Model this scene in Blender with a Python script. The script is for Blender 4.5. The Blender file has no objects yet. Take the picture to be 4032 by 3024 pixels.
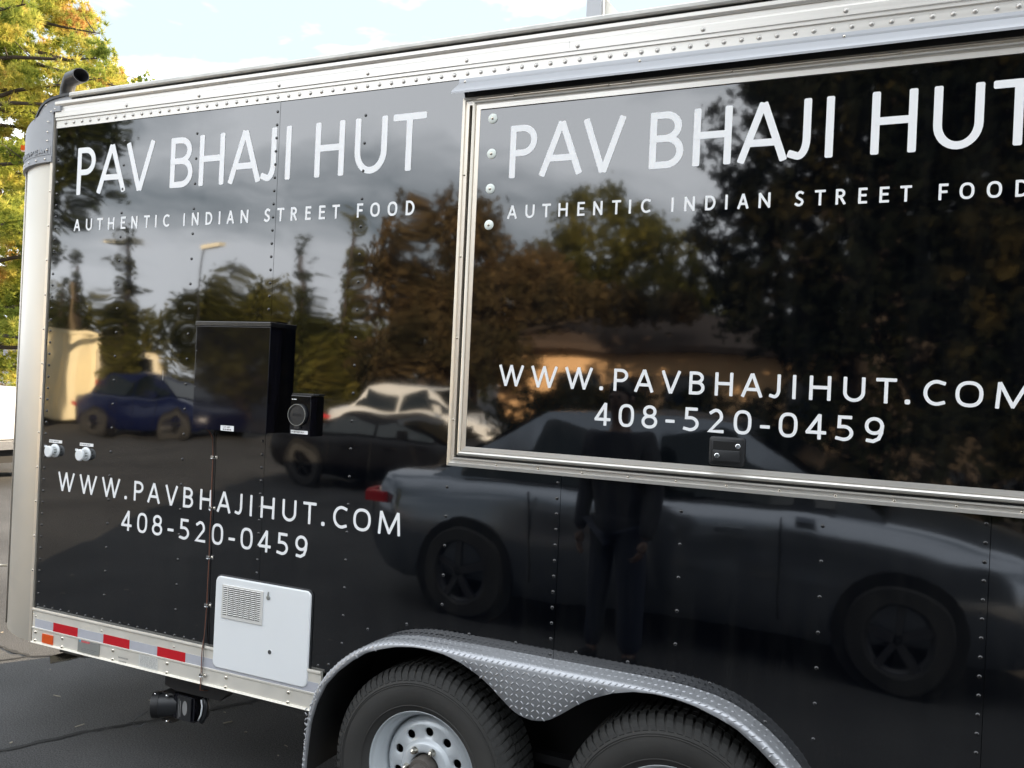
import bpy, bmesh, math, random
from mathutils import Vector, Matrix
random.seed(7)
PI = math.pi
D = bpy.data
SC = bpy.context.scene
COL = SC.collection

# ------------------------------------------------------------------ camera, sky, sun, exposure
CX, CY, CZ = 2.188, -2.554, 1.69
cam_d = D.cameras.new("camera")
cam_d.sensor_width = 36.0
cam_d.lens = 36.0 * 3300.0 / 4032.0
cam_d.clip_start = 0.004
cam_d.clip_end = 600
cam = D.objects.new("camera", cam_d)
COL.objects.link(cam)
yaw, pit, rol = 0.4225, 0.0004, -0.0454
Rz = Matrix.Rotation(yaw, 3, 'Z'); Rx = Matrix.Rotation(pit, 3, 'X'); Ry = Matrix.Rotation(rol, 3, 'Y')
R = Rz @ Rx @ Ry
right, fwd, up = R @ Vector((1, 0, 0)), R @ Vector((0, 1, 0)), R @ Vector((0, 0, 1))
M3 = Matrix((right, up, -fwd)).transposed()
cam.matrix_world = Matrix.Translation((CX, CY, CZ)) @ M3.to_4x4()
SC.camera = cam

SUN_EL = math.radians(15)
sun_dir = Vector((0.50, 0.866, 0)).normalized() * math.cos(SUN_EL) + Vector((0, 0, math.sin(SUN_EL)))
world = D.worlds.new("World"); SC.world = world
world.use_nodes = True
wn = world.node_tree.nodes; wl = world.node_tree.links
wn.clear()
w_out = wn.new('ShaderNodeOutputWorld'); w_bg = wn.new('ShaderNodeBackground')
w_sky = wn.new('ShaderNodeTexSky'); w_sky.sky_type = 'NISHITA'; w_sky.sun_disc = False
w_sky.sun_elevation = SUN_EL
w_sky.sun_rotation = math.atan2(sun_dir.x, sun_dir.y)
w_sky.air_density = 1.0; w_sky.dust_density = 1.0; w_sky.ozone_density = 1.2
w_tc = wn.new('ShaderNodeTexCoord')
w_map = wn.new('ShaderNodeMapping'); w_map.inputs['Scale'].default_value = (1.0, 1.0, 3.2)
w_map.inputs['Rotation'].default_value = (0.15, 0.25, 0.6); w_map.inputs['Location'].default_value = (6.8, 3.6, 1.2)
w_n = wn.new('ShaderNodeTexNoise'); w_n.inputs['Scale'].default_value = 1.35
w_n.inputs['Detail'].default_value = 6; w_n.inputs['Roughness'].default_value = 0.58; w_n.inputs['Distortion'].default_value = 0.5
w_r = wn.new('ShaderNodeValToRGB')
w_r.color_ramp.elements[0].position = 0.40; w_r.color_ramp.elements[0].color = (0.06, 0.06, 0.06, 1)
w_r.color_ramp.elements[1].position = 0.57; w_r.color_ramp.elements[1].color = (0.97, 0.97, 0.97, 1)
w_mix = wn.new('ShaderNodeMixRGB'); w_mix.inputs['Color2'].default_value = (7.0, 7.3, 7.7, 1)
wl.new(w_tc.outputs['Generated'], w_map.inputs['Vector']); wl.new(w_map.outputs['Vector'], w_n.inputs['Vector'])
wl.new(w_n.outputs['Fac'], w_r.inputs['Fac']); wl.new(w_r.outputs['Color'], w_mix.inputs['Fac'])
w_blue = wn.new('ShaderNodeMixRGB'); w_blue.inputs['Fac'].default_value = 0.93; w_blue.inputs['Color2'].default_value = (1.36, 1.62, 1.80, 1)
wl.new(w_sky.outputs['Color'], w_blue.inputs['Color1']); wl.new(w_blue.outputs['Color'], w_mix.inputs['Color1'])
wl.new(w_mix.outputs['Color'], w_bg.inputs['Color'])
w_bg.inputs['Strength'].default_value = 0.1
wl.new(w_bg.outputs['Background'], w_out.inputs['Surface'])

sun_d = D.lights.new("sun", 'SUN'); sun_d.energy = 5.0; sun_d.angle = math.radians(0.5); sun_d.color = (1.0, 0.80, 0.56)
sun = D.objects.new("sun", sun_d); COL.objects.link(sun)
sun.rotation_euler = sun_dir.to_track_quat('Z', 'Y').to_euler()
SC.view_settings.view_transform = 'Standard'; SC.view_settings.look = 'None'
SC.view_settings.gamma = 1; SC.view_settings.use_curve_mapping = False
SC.view_settings.exposure = 2.35
SC.render.engine = 'CYCLES'
SC.cycles.max_bounces = 8; SC.cycles.transparent_max_bounces = 12

# ------------------------------------------------------------------ materials
def new_mat(name):
    m = D.materials.new(name); m.use_nodes = True
    nt = m.node_tree; b = nt.nodes['Principled BSDF']
    return m, nt, b
def simple(name, col, rough=0.5, metal=0.0, ior=1.5, var=0.0, vscale=8.0, bump=0.0, bscale=60.0, stretch=(1, 1, 1), emit=0, rvar=0.0):
    m, nt, b = new_mat(name)
    N, L = nt.nodes, nt.links
    b.inputs['Base Color'].default_value = (*col, 1); b.inputs['Roughness'].default_value = rough
    b.inputs['Metallic'].default_value = metal; b.inputs['IOR'].default_value = ior
    tc = N.new('ShaderNodeTexCoord'); mp = N.new('ShaderNodeMapping'); mp.inputs['Scale'].default_value = stretch
    L.new(tc.outputs['Object'], mp.inputs['Vector'])
    if var or rvar:
        n = N.new('ShaderNodeTexNoise'); n.inputs['Scale'].default_value = vscale; n.inputs['Detail'].default_value = 5
        L.new(mp.outputs['Vector'], n.inputs['Vector'])
        if var:
            mx = N.new('ShaderNodeMixRGB'); mx.blend_type = 'MIX'
            mx.inputs['Color1'].default_value = (*[c * (1 - var) for c in col], 1)
            mx.inputs['Color2'].default_value = (*[min(1, c * (1 + var)) for c in col], 1)
            L.new(n.outputs['Fac'], mx.inputs['Fac']); L.new(mx.outputs['Color'], b.inputs['Base Color'])
        if rvar:
            mr = N.new('ShaderNodeMapRange'); mr.inputs['To Min'].default_value = max(0.02, rough - rvar); mr.inputs['To Max'].default_value = rough + rvar
            mr.inputs['From Min'].default_value = 0.3; mr.inputs['From Max'].default_value = 0.7
            L.new(n.outputs['Fac'], mr.inputs['Value']); L.new(mr.outputs['Result'], b.inputs['Roughness'])
    if bump:
        n2 = N.new('ShaderNodeTexNoise'); n2.inputs['Scale'].default_value = bscale; n2.inputs['Detail'].default_value = 4
        bp = N.new('ShaderNodeBump'); bp.inputs['Strength'].default_value = 1; bp.inputs['Distance'].default_value = bump
        L.new(mp.outputs['Vector'], n2.inputs['Vector']); L.new(n2.outputs['Fac'], bp.inputs['Height']); L.new(bp.outputs['Normal'], b.inputs['Normal'])
    return m

def panel_mat(name, waviness, peel, ior=2.3, dimple=0.0):
    """gloss black painted aluminium skin: slow oil-canning, pinch lines at the fixing columns, fine orange peel"""
    m, nt, b = new_mat(name)
    N, L = nt.nodes, nt.links
    b.inputs['Roughness'].default_value = 0.034
    b.inputs['IOR'].default_value = ior
    tc = N.new('ShaderNodeTexCoord')
    dm = N.new('ShaderNodeMapping'); dm.inputs['Scale'].default_value = (9, 9, 1.1); L.new(tc.outputs['Object'], dm.inputs['Vector'])
    dn = N.new('ShaderNodeTexNoise'); dn.inputs['Scale'].default_value = 1.6; dn.inputs['Detail'].default_value = 8; dn.inputs['Roughness'].default_value = 0.7; L.new(dm.outputs['Vector'], dn.inputs['Vector'])
    dr = N.new('ShaderNodeValToRGB'); dr.color_ramp.elements[0].position = 0.45; dr.color_ramp.elements[0].color = (0.0009, 0.0013, 0.0024, 1); dr.color_ramp.elements[1].position = 0.8; dr.color_ramp.elements[1].color = (0.0065, 0.0068, 0.007, 1)
    L.new(dn.outputs['Fac'], dr.inputs['Fac']); L.new(dr.outputs['Color'], b.inputs['Base Color'])
    mp = N.new('ShaderNodeMapping'); mp.inputs['Scale'].default_value = (1.0, 1.0, 0.8)
    L.new(tc.outputs['Object'], mp.inputs['Vector'])
    n1 = N.new('ShaderNodeTexNoise'); n1.inputs['Scale'].default_value = 2.6; n1.inputs['Detail'].default_value = 1.5; n1.inputs['Roughness'].default_value = 0.35
    L.new(mp.outputs['Vector'], n1.inputs['Vector'])
    n2 = N.new('ShaderNodeTexNoise'); n2.inputs['Scale'].default_value = 120; n2.inputs['Detail'].default_value = 2
    L.new(tc.outputs['Object'], n2.inputs['Vector'])
    b1 = N.new('ShaderNodeBump'); b1.inputs['Distance'].default_value = waviness; b1.inputs['Strength'].default_value = 1
    L.new(n1.outputs['Fac'], b1.inputs['Height'])
    b2 = N.new('ShaderNodeBump'); b2.inputs['Distance'].default_value = peel; b2.inputs['Strength'].default_value = 1
    L.new(n2.outputs['Fac'], b2.inputs['Height']); L.new(b1.outputs['Normal'], b2.inputs['Normal'])
    last = b2
    if dimple:
        sx = N.new('ShaderNodeSeparateXYZ'); L.new(tc.outputs['Object'], sx.inputs['Vector'])
        def mth(op, a, bb=None):
            q = N.new('ShaderNodeMath'); q.operation = op
            for i, v in enumerate((a, bb)):
                if v is None: continue
                if isinstance(v, (int, float)): q.inputs[i].default_value = v
                else: L.new(v, q.inputs[i])
            return q.outputs[0]
        u = mth('DIVIDE', sx.outputs['X'], 0.4064); u = mth('SUBTRACT', mth('FRACT', mth('ADD', u, 20.5)), 0.5)
        u = mth('MULTIPLY', u, 0.4064 / 0.028)
        v = mth('DIVIDE', mth('SUBTRACT', sx.outputs['Z'], 0.615), 0.1016); v = mth('SUBTRACT', mth('FRACT', mth('ADD', v, 20.5)), 0.5)
        v = mth('MULTIPLY', v, 0.1016 / 0.030)
        r2 = mth('ADD', mth('MULTIPLY', u, u), mth('MULTIPLY', v, v))
        g = mth('MULTIPLY', mth('EXPONENT', mth('MULTIPLY', r2, -1.0)), -1.0)
        g2 = mth('MULTIPLY', mth('EXPONENT', mth('MULTIPLY', mth('MULTIPLY', u, u), -0.25)), -0.7)
        b3 = N.new('ShaderNodeBump'); b3.inputs['Distance'].default_value = dimple; b3.inputs['Strength'].default_value = 1
        L.new(mth('ADD', g, g2), b3.inputs['Height']); L.new(last.outputs['Normal'], b3.inputs['Normal']); last = b3
    L.new(last.outputs['Normal'], b.inputs['Normal'])
    return m

M = {}
M['panel'] = panel_mat('gloss_black_panel', 0.0034, 0.0000035, 2.08, 0.00005)
M['door_black'] = panel_mat('gloss_black_door', 0.0018, 0.000009, 2.05)
M['box_black'] = simple('black_powder_coat', (0.004, 0.004, 0.007), 0.05, 0, 1.62, bump=0.000008, bscale=70)
M['black_matte'] = simple('black_steel', (0.008, 0.008, 0.009), 0.5, var=0.3, bump=0.0003)
M['rivet_black'] = simple('black_rivet', (0.006, 0.006, 0.007), 0.22, 0, 1.7)
M['void'] = simple('dark_underside', (0.006, 0.006, 0.006), 0.9, var=0.3)
M['alu'] = simple('brushed_aluminium', (0.68, 0.655, 0.61), 0.38, 0.55, var=0.07, vscale=5, stretch=(0.6, 30, 30), bump=0.00004, bscale=20, rvar=0.06)
M['alu_v'] = simple('brushed_aluminium_upright', (0.70, 0.64, 0.55), 0.34, 0.6, var=0.06, vscale=4, stretch=(30, 30, 0.5), bump=0.00004, bscale=20, rvar=0.05)
M['alu_corner'] = simple('mill_aluminium_sheet', (0.56, 0.525, 0.46), 0.40, 0.6, var=0.06, vscale=3, bump=0.0009, bscale=2.2, rvar=0.04)
M['rail_edge'] = simple('weathered_roof_edge', (0.50, 0.49, 0.46), 0.5, 0.6, var=0.35, vscale=25, stretch=(0.5, 2, 2), bump=0.0006, bscale=40)
M['rail_white'] = simple('dull_white_aluminium', (0.74, 0.71, 0.64), 0.42, 0.35, var=0.06, vscale=9, rvar=0.1)
M['zinc'] = simple('zinc_bolt', (0.62, 0.58, 0.50), 0.22, 1.0, var=0.15, vscale=60)
M['alu_rivet'] = simple('aluminium_rivet', (0.50, 0.48, 0.45), 0.42, 0.9, var=0.2, vscale=40)
M['vinyl'] = simple('white_vinyl', (0.86, 0.865, 0.87), 0.38, 0, 1.45)
M['white_pl'] = simple('white_moulded_plastic', (0.76, 0.78, 0.79), 0.48, 0, 1.45, var=0.03, vscale=6)
M['grille_pl'] = simple('grey_white_grille', (0.62, 0.61, 0.58), 0.45)
M['cap_grey'] = simple('grey_moulded_cap', (0.33, 0.34, 0.36), 0.55, 0, 1.45, var=0.04, vscale=12, bump=0.0004, bscale=160)
M['seal'] = simple('black_seal', (0.015, 0.016, 0.018), 0.45)
M['rubber'] = simple('tyre_rubber', (0.034, 0.033, 0.031), 0.75, 0, 1.45, var=0.5, vscale=5, bump=0.0008, bscale=30)
M['tread'] = simple('tyre_tread', (0.028, 0.028, 0.027), 0.8, 0, 1.45, var=0.4, vscale=20)
M['rim'] = simple('pale_painted_rim', (0.55, 0.585, 0.61), 0.32, 0.2, 1.5, var=0.08, vscale=12)
M['hub'] = simple('dusty_hub_steel', (0.10, 0.09, 0.08), 0.6, 0.4, var=0.3, vscale=30)
M['fender'] = simple('aluminium_tread_plate', (0.40, 0.41, 0.43), 0.44, 0.65, var=0.06, vscale=30, rvar=0.05)
M['red'] = simple('red_reflector', (0.50, 0.012, 0.020), 0.25, var=0.08, vscale=60)
M['silver_tape'] = simple('silver_reflective_tape', (0.52, 0.53, 0.58), 0.35, 0.2, var=0.05, vscale=50)
M['orange'] = simple('orange_reflector', (0.66, 0.085, 0.010), 0.35, var=0.06, vscale=50)
M['amber'] = simple('amber_lens', (0.9, 0.14, 0.02), 0.2)
M['plate_grey'] = simple('grey_metal_plate', (0.34, 0.35, 0.33), 0.4, 0.5, var=0.08, vscale=30)
M['sticker'] = simple('silver_sticker', (0.60, 0.60, 0.57), 0.4)
M['print_grey'] = simple('grey_print', (0.22, 0.22, 0.22), 0.6)
M['print_dark'] = simple('dark_print', (0.05, 0.05, 0.05), 0.6)
M['print_red'] = simple('red_print', (0.55, 0.12, 0.13), 0.5)
M['print_blue'] = simple('blue_print', (0.1, 0.4, 0.6), 0.5)
M['washer'] = simple('white_nylon_washer', (0.78, 0.83, 0.78), 0.35)
M['wire'] = simple('brown_cable', (0.16, 0.06, 0.035), 0.5)
M['chrome'] = simple('bright_steel', (0.8, 0.8, 0.8), 0.12, 1.0)
M['handle_bl'] = simple('satin_black_plastic', (0.018, 0.019, 0.021), 0.38)
M['hinge'] = simple('hinge_aluminium', (0.60, 0.55, 0.47), 0.4, 0.9, var=0.15, vscale=12, stretch=(0.5, 4, 4))
M['drip'] = simple('pale_drip_rail', (0.38, 0.39, 0.41), 0.45, 0.3, var=0.04, vscale=6)
M['glass_dark'] = simple('dark_car_glass', (0.006, 0.009, 0.010), 0.04, 0, 1.6)
M['skin'] = simple('skin', (0.09, 0.05, 0.034), 0.5, var=0.05)
M['hair'] = simple('dark_hair', (0.008, 0.006, 0.005), 0.45)
M['dark_cloth'] = simple('dark_cloth', (0.012, 0.013, 0.018), 0.9, var=0.2, vscale=12, bump=0.002, bscale=30)
M['denim'] = simple('dark_denim', (0.012, 0.016, 0.03), 0.9, var=0.2, vscale=20)
M['bark'] = simple('bark', (0.045, 0.034, 0.026), 0.9, var=0.4, vscale=6, bump=0.01, bscale=12)

def leaf_mat(name, cols, scale=0.8, trans=0.5):
    m, nt, b = new_mat(name)
    N, L = nt.nodes, nt.links
    N.remove(b); out = N['Material Output']
    tc = N.new('ShaderNodeTexCoord'); n = N.new('ShaderNodeTexNoise'); n.inputs['Scale'].default_value = scale
    n.inputs['Detail'].default_value = 4; n.inputs['Roughness'].default_value = 0.65
    L.new(tc.outputs['Object'], n.inputs['Vector'])
    r = N.new('ShaderNodeValToRGB'); e = r.color_ramp.elements
    e[0].position = 0.34; e[0].color = (*cols[0], 1); e[1].position = 0.66; e[1].color = (*cols[-1], 1)
    for i, c in enumerate(cols[1:-1]):
        q = e.new(0.34 + 0.32 * (i + 1) / (len(cols) - 1)); q.color = (*c, 1)
    L.new(n.outputs['Fac'], r.inputs['Fac'])
    d = N.new('ShaderNodeBsdfDiffuse'); t = N.new('ShaderNodeBsdfTranslucent'); mx = N.new('ShaderNodeMixShader'); mx.inputs[0].default_value = trans
    L.new(r.outputs['Color'], d.inputs['Color']); L.new(r.outputs['Color'], t.inputs['Color'])
    L.new(d.outputs[0], mx.inputs[1]); L.new(t.outputs[0], mx.inputs[2]); L.new(mx.outputs[0], out.inputs['Surface'])
    return m
M['leaf_pine'] = leaf_mat('pine_needles', [(0.075, 0.11, 0.025), (0.18, 0.23, 0.045), (0.37, 0.39, 0.08), (0.54, 0.47, 0.12), (0.54, 0.33, 0.12)], 0.75, 0.55)
M['leaf_brown'] = leaf_mat('russet_leaves', [(0.05, 0.045, 0.022), (0.13, 0.095, 0.045), (0.21, 0.14, 0.065)], 0.5, 0.35)
M['leaf_olive'] = leaf_mat('olive_leaves', [(0.06, 0.065, 0.018), (0.14, 0.135, 0.035), (0.21, 0.18, 0.045)], 0.5, 0.35)
M['leaf_dark'] = leaf_mat('dark_leaves', [(0.006, 0.009, 0.007), (0.012, 0.014, 0.009), (0.05, 0.04, 0.016)], 0.45, 0.1)  # near-black foliage: shade on the big evergreens is put into the colour
M['leaf_conifer'] = leaf_mat('conifer_needles', [(0.03, 0.04, 0.015), (0.07, 0.075, 0.02)], 0.9, 0.3)

# ------------------------------------------------------------------ helpers
def link(o, parent=None):
    COL.objects.link(o)
    if parent is not None: o.parent = parent
    return o
def meshobj(name, verts, faces, m, parent=None, smooth=False, kind=None):
    me = D.meshes.new(name); me.from_pydata([tuple(v) for v in verts], [], faces); me.update()
    if m: me.materials.append(m)
    if smooth:
        me.polygons.foreach_set('use_smooth', [True] * len(me.polygons))
    o = link(D.objects.new(name, me), parent)
    if kind: o['kind'] = kind
    return o
def tag(o, label, cat, group=None):
    o['label'] = label; o['category'] = cat
    if group: o['group'] = group
    return o
def empty(name, loc, label, cat, group=None, rz=0):
    e = D.objects.new(name, None); COL.objects.link(e); e.location = loc; e.rotation_euler = (0, 0, rz)
    return tag(e, label, cat, group)
class MB:
    def __init__(s): s.v = []; s.f = []
    def add(s, v, f):
        n = len(s.v); s.v += [tuple(q) for q in v]; s.f += [tuple(i + n for i in q) for q in f]; return s
    def box(s, x0, x1, y0, y1, z0, z1):
        v = [(x, y, z) for x in (x0, x1) for y in (y0, y1) for z in (z0, z1)]
        return s.add(v, [(0, 1, 3, 2), (4, 6, 7, 5), (0, 4, 5, 1), (2, 3, 7, 6), (0, 2, 6, 4), (1, 5, 7, 3)])
    def obox(s, c, ax, hx):
        c = Vector(c); v = []
        for i in (-1, 1):
            for j in (-1, 1):
                for k in (-1, 1): v.append(c + ax[0] * i * hx[0] + ax[1] * j * hx[1] + ax[2] * k * hx[2])
        return s.add(v, [(0, 1, 3, 2), (4, 6, 7, 5), (0, 4, 5, 1), (2, 3, 7, 6), (0, 2, 6, 4), (1, 5, 7, 3)])
    def tube(s, pts, rad, n=8, caps=True):
        pts = [Vector(p) for p in pts]
        if not isinstance(rad, (list, tuple)): rad = [rad] * len(pts)
        V = []; F = []; pu = None
        for i, p in enumerate(pts):
            t = (pts[min(i + 1, len(pts) - 1)] - pts[max(i - 1, 0)]).normalized()
            if pu is None: pu = t.orthogonal().normalized()
            u = (pu - t * pu.dot(t)).normalized(); pu = u; w = t.cross(u)
            for k in range(n):
                a = 2 * PI * k / n; V.append(p + (u * math.cos(a) + w * math.sin(a)) * rad[i])
        for i in range(len(pts) - 1):
            for k in range(n): F.append((i * n + k, i * n + (k + 1) % n, (i + 1) * n + (k + 1) % n, (i + 1) * n + k))
        if caps: F.append(tuple(range(n))[::-1]); F.append(tuple((len(pts) - 1) * n + k for k in range(n)))
        return s.add(V, F)
    def lathe(s, prof, c, axis='Y', n=32, closed=False, caps=True):
        """prof list of (radius, along axis)"""
        V = []; F = []; m = len(prof)
        for r, h in prof:
            for k in range(n):
                a = 2 * PI * k / n; ca, sa = r * math.cos(a), r * math.sin(a)
                if axis == 'Y': V.append((c[0] + ca, c[1] + h, c[2] + sa))
                elif axis == 'Z': V.append((c[0] + ca, c[1] + sa, c[2] + h))
                else: V.append((c[0] + h, c[1] + ca, c[2] + sa))
        for i in range(m if closed else m - 1):
            j = (i + 1) % m
            for k in range(n): F.append((i * n + k, i * n + (k + 1) % n, j * n + (k + 1) % n, j * n + k))
        if not closed and caps:
            F.append(tuple(range(n))); F.append(tuple((m - 1) * n + k for k in range(n)))
        return s.add(V, F)
    def prism(s, poly, y0, y1):
        n = len(poly); V = [(x, y0, z) for x, z in poly] + [(x, y1, z) for x, z in poly]
        F = [tuple(range(n)), tuple(range(2 * n - 1, n - 1, -1))] + [(i, i + n, (i + 1) % n + n, (i + 1) % n) for i in range(n)]
        return s.add(V, F)
    def extr(s, prof, x0, x1, caps=True):
        """profile (y, z) extruded along x"""
        n = len(prof); V = [(x0, y, z) for y, z in prof] + [(x1, y, z) for y, z in prof]
        F = [(i, i + 1, i + 1 + n, i + n) for i in range(n - 1)]
        if caps: F += [tuple(range(n)), tuple(range(2 * n - 1, n - 1, -1))]
        return s.add(V, F)
    def obj(s, name, m, parent=None, smooth=False, kind=None, label=None, sharp=None):
        o = meshobj(name, s.v, s.f, m, parent, smooth, kind)
        if label: o['label'] = label
        if smooth and sharp:
            bm = bmesh.new(); bm.from_mesh(o.data)
            bmesh.ops.recalc_face_normals(bm, faces=bm.faces)
            for e in bm.edges:
                if len(e.link_faces) == 2 and e.calc_face_angle(0) > math.radians(sharp): e.smooth = False
            bm.to_mesh(o.data); bm.free()
        else:
            bm = bmesh.new(); bm.from_mesh(o.data); bmesh.ops.recalc_face_normals(bm, faces=bm.faces); bm.to_mesh(o.data); bm.free()
        return o
def copies(proto_mesh, name, pts, parent, rot=None, scale=None):
    out = []
    for i, p in enumerate(pts):
        o = D.objects.new(name, proto_mesh); COL.objects.link(o); o.parent = parent; o.location = p
        if rot: o.rotation_euler = rot
        if scale: o.scale = (scale,) * 3
        out.append(o)
    return out
def dome_mesh(name, r, h, m, n=12, rings=3):
    """rivet head: dome that points to -y"""
    V = []; F = []
    for i in range(rings):
        a = (i / rings) * PI / 2
        for k in range(n):
            t = 2 * PI * k / n; V.append((r * math.cos(a) * math.cos(t), -h * math.sin(a), r * math.cos(a) * math.sin(t)))
    V.append((0, -h, 0)); q = len(V) - 1
    for i in range(rings - 1):
        for k in range(n): F.append((i * n + k, i * n + (k + 1) % n, (i + 1) * n + (k + 1) % n, (i + 1) * n + k))
    for k in range(n): F.append(((rings - 1) * n + k, (rings - 1) * n + (k + 1) % n, q))
    me = D.meshes.new(name); me.from_pydata(V, [], F); me.update(); me.materials.append(m)
    me.polygons.foreach_set('use_smooth', [True] * len(me.polygons))
    bm = bmesh.new(); bm.from_mesh(me); bmesh.ops.recalc_face_normals(bm, faces=bm.faces); bm.to_mesh(me); bm.free()
    return me
def P(x, z, y):
    """measurements were taken on the wall plane y=0; carry one onto a plane at depth y"""
    k = (y - CY) / (-CY); return (CX + (x - CX) * k, CZ + (z - CZ) * k)

# ------------------------------------------------------------------ lettering (stroke alphabet with rounded ends)
def arc(cx, cy, rx, ry, a0, a1, n=10):
    return [(cx + rx * math.cos(math.radians(a0 + (a1 - a0) * i / n)), cy + ry * math.sin(math.radians(a0 + (a1 - a0) * i / n))) for i in range(n + 1)]
def ell(cx, cy, rx, ry, n=28, k=2.35):
    o = []
    for i in range(n):
        a = 2 * PI * i / n; c, s = math.cos(a), math.sin(a)
        o.append((cx + rx * math.copysign(abs(c) ** (2 / k), c), cy + ry * math.copysign(abs(s) ** (2 / k), s)))
    return o
GL = {
 'P': [([(0, 0), (0, 1)], 0), ([(0, 1), (.42, 1)] + arc(.48, .735, .52, .265, 90, -90, 12) + [(0, .47)], 0)],
 'R': [([(0, 0), (0, 1)], 0), ([(0, 1), (.42, 1)] + arc(.46, .755, .46, .245, 90, -90, 12) + [(0, .51)], 0), ([(.45, .51), (1, 0)], 0)],
 'A': [([(0, 0), (.465, 1)], 0), ([(.535, 1), (1, 0)], 0), ([(.17, .30), (.83, .30)], 0)],
 'V': [([(0, 1), (.465, 0)], 0), ([(.535, 0), (1, 1)], 0)],
 'B': [([(0, 0), (0, 1)], 0), ([(0, 1), (.4, 1)] + arc(.44, .765, .47, .235, 90, -90, 10) + [(0, .53)], 0), ([(0, .53), (.45, .53)] + arc(.50, .265, .5, .265, 90, -90, 12) + [(0, 0)], 0)],
 'H': [([(0, 0), (0, 1)], 0), ([(1, 0), (1, 1)], 0), ([(0, .53), (1, .53)], 0)],
 'J': [([(1, 1), (1, .34)] + arc(.45, .32, .55, .32, 0, -100, 10) + [(0, .04)], 0)],
 'I': [([(.5, 0), (.5, 1)], 0)],
 'U': [([(0, 1), (0, .38)] + arc(.5, .38, .5, .38, 180, 360, 16) + [(1, 1)], 0)],
 'T': [([(0, 1), (1, 1)], 0), ([(.5, 1), (.5, 0)], 0)],
 'E': [([(0, 0), (0, 1)], 0), ([(0, 1), (1, 1)], 0), ([(0, .53), (.88, .53)], 0), ([(0, 0), (1, 0)], 0)],
 'F': [([(0, 0), (0, 1)], 0), ([(0, 1), (1, 1)], 0), ([(0, .5), (.88, .5)], 0)],
 'L': [([(0, 1), (0, 0), (1, 0)], 0)],
 'N': [([(0, 0), (0, 1)], 0), ([(0.02, 1), (.98, 0)], 0), ([(1, 0), (1, 1)], 0)],
 'K': [([(0, 0), (0, 1)], 0), ([(1, 1), (.05, .5), (1, 0)], 0)],
 'Y': [([(0, 1), (.5, .45), (1, 1)], 0), ([(.5, .45), (.5, 0)], 0)],
 'G': [([(1, .90)] + arc(.62, .5, .62, .5, 75, 290, 16) + [(1, .1), (1, .45), (.6, .45)], 0)],
 'C': [([(1, .93)] + arc(.62, .5, .62, .5, 80, 280, 16) + [(1, .07)], 0)],
 'D': [([(0, 0), (0, 1)], 0), ([(0, 1), (.3, 1)] + arc(.36, .5, .64, .5, 90, -90, 16) + [(0, 0)], 0)],
 'S': [([(.92, .93), (.70, 1), (.42, .99), (.14, .87), (.08, .73), (.2, .60), (.5, .50), (.84, .38), (.95, .24), (.84, .08), (.55, 0), (.25, .01), (0, .09)], 0)],
 'O': [(ell(.5, .5, .5, .5), 1)],
 'W': [([(0, 1), (.25, 0)], 0), ([(.27, 0), (.49, 1)], 0), ([(.51, 1), (.73, 0)], 0), ([(.75, 0), (1, 1)], 0)],
 'M': [([(0, 0), (.06, 1)], 0), ([(.09, 1), (.49, .05)], 0), ([(.51, .05), (.91, 1)], 0), ([(.94, 1), (1, 0)], 0)],
 '0': [(ell(.5, .5, .5, .5, k=2.6), 1)],
 '1': [([(.1, .8), (.5, 1), (.5, 0)], 0), ([(.1, 0), (.9, 0)], 0)],
 '4': [([(.70, 0), (.70, 1)], 0), ([(.66, 1), (0, .27)], 0), ([(0, .24), (1, .24)], 0)],
 '8': [(ell(.5, .765, .41, .235, k=2.1), 1), (ell(.5, .265, .5, .265, k=2.1), 1)],
 '5': [([(.88, 1), (.14, 1), (.12, .57), (.45, .58)] + arc(.45, .29, .55, .29, 88, -95, 14) + [(0, .05)], 0)],
 '2': [([(.05, .88)] + arc(.47, .70, .43, .30, 125, -25, 12) + [(0, 0), (1, 0)], 0)],
 '9': [(ell(.48, .68, .48, .32, k=2.1), 1), ([(.97, .68), (.93, .38), (.78, .12), (.45, 0), (.1, .03)], 0)],
 '/': [([(0, 0), (1, 1)], 0)],
}
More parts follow.
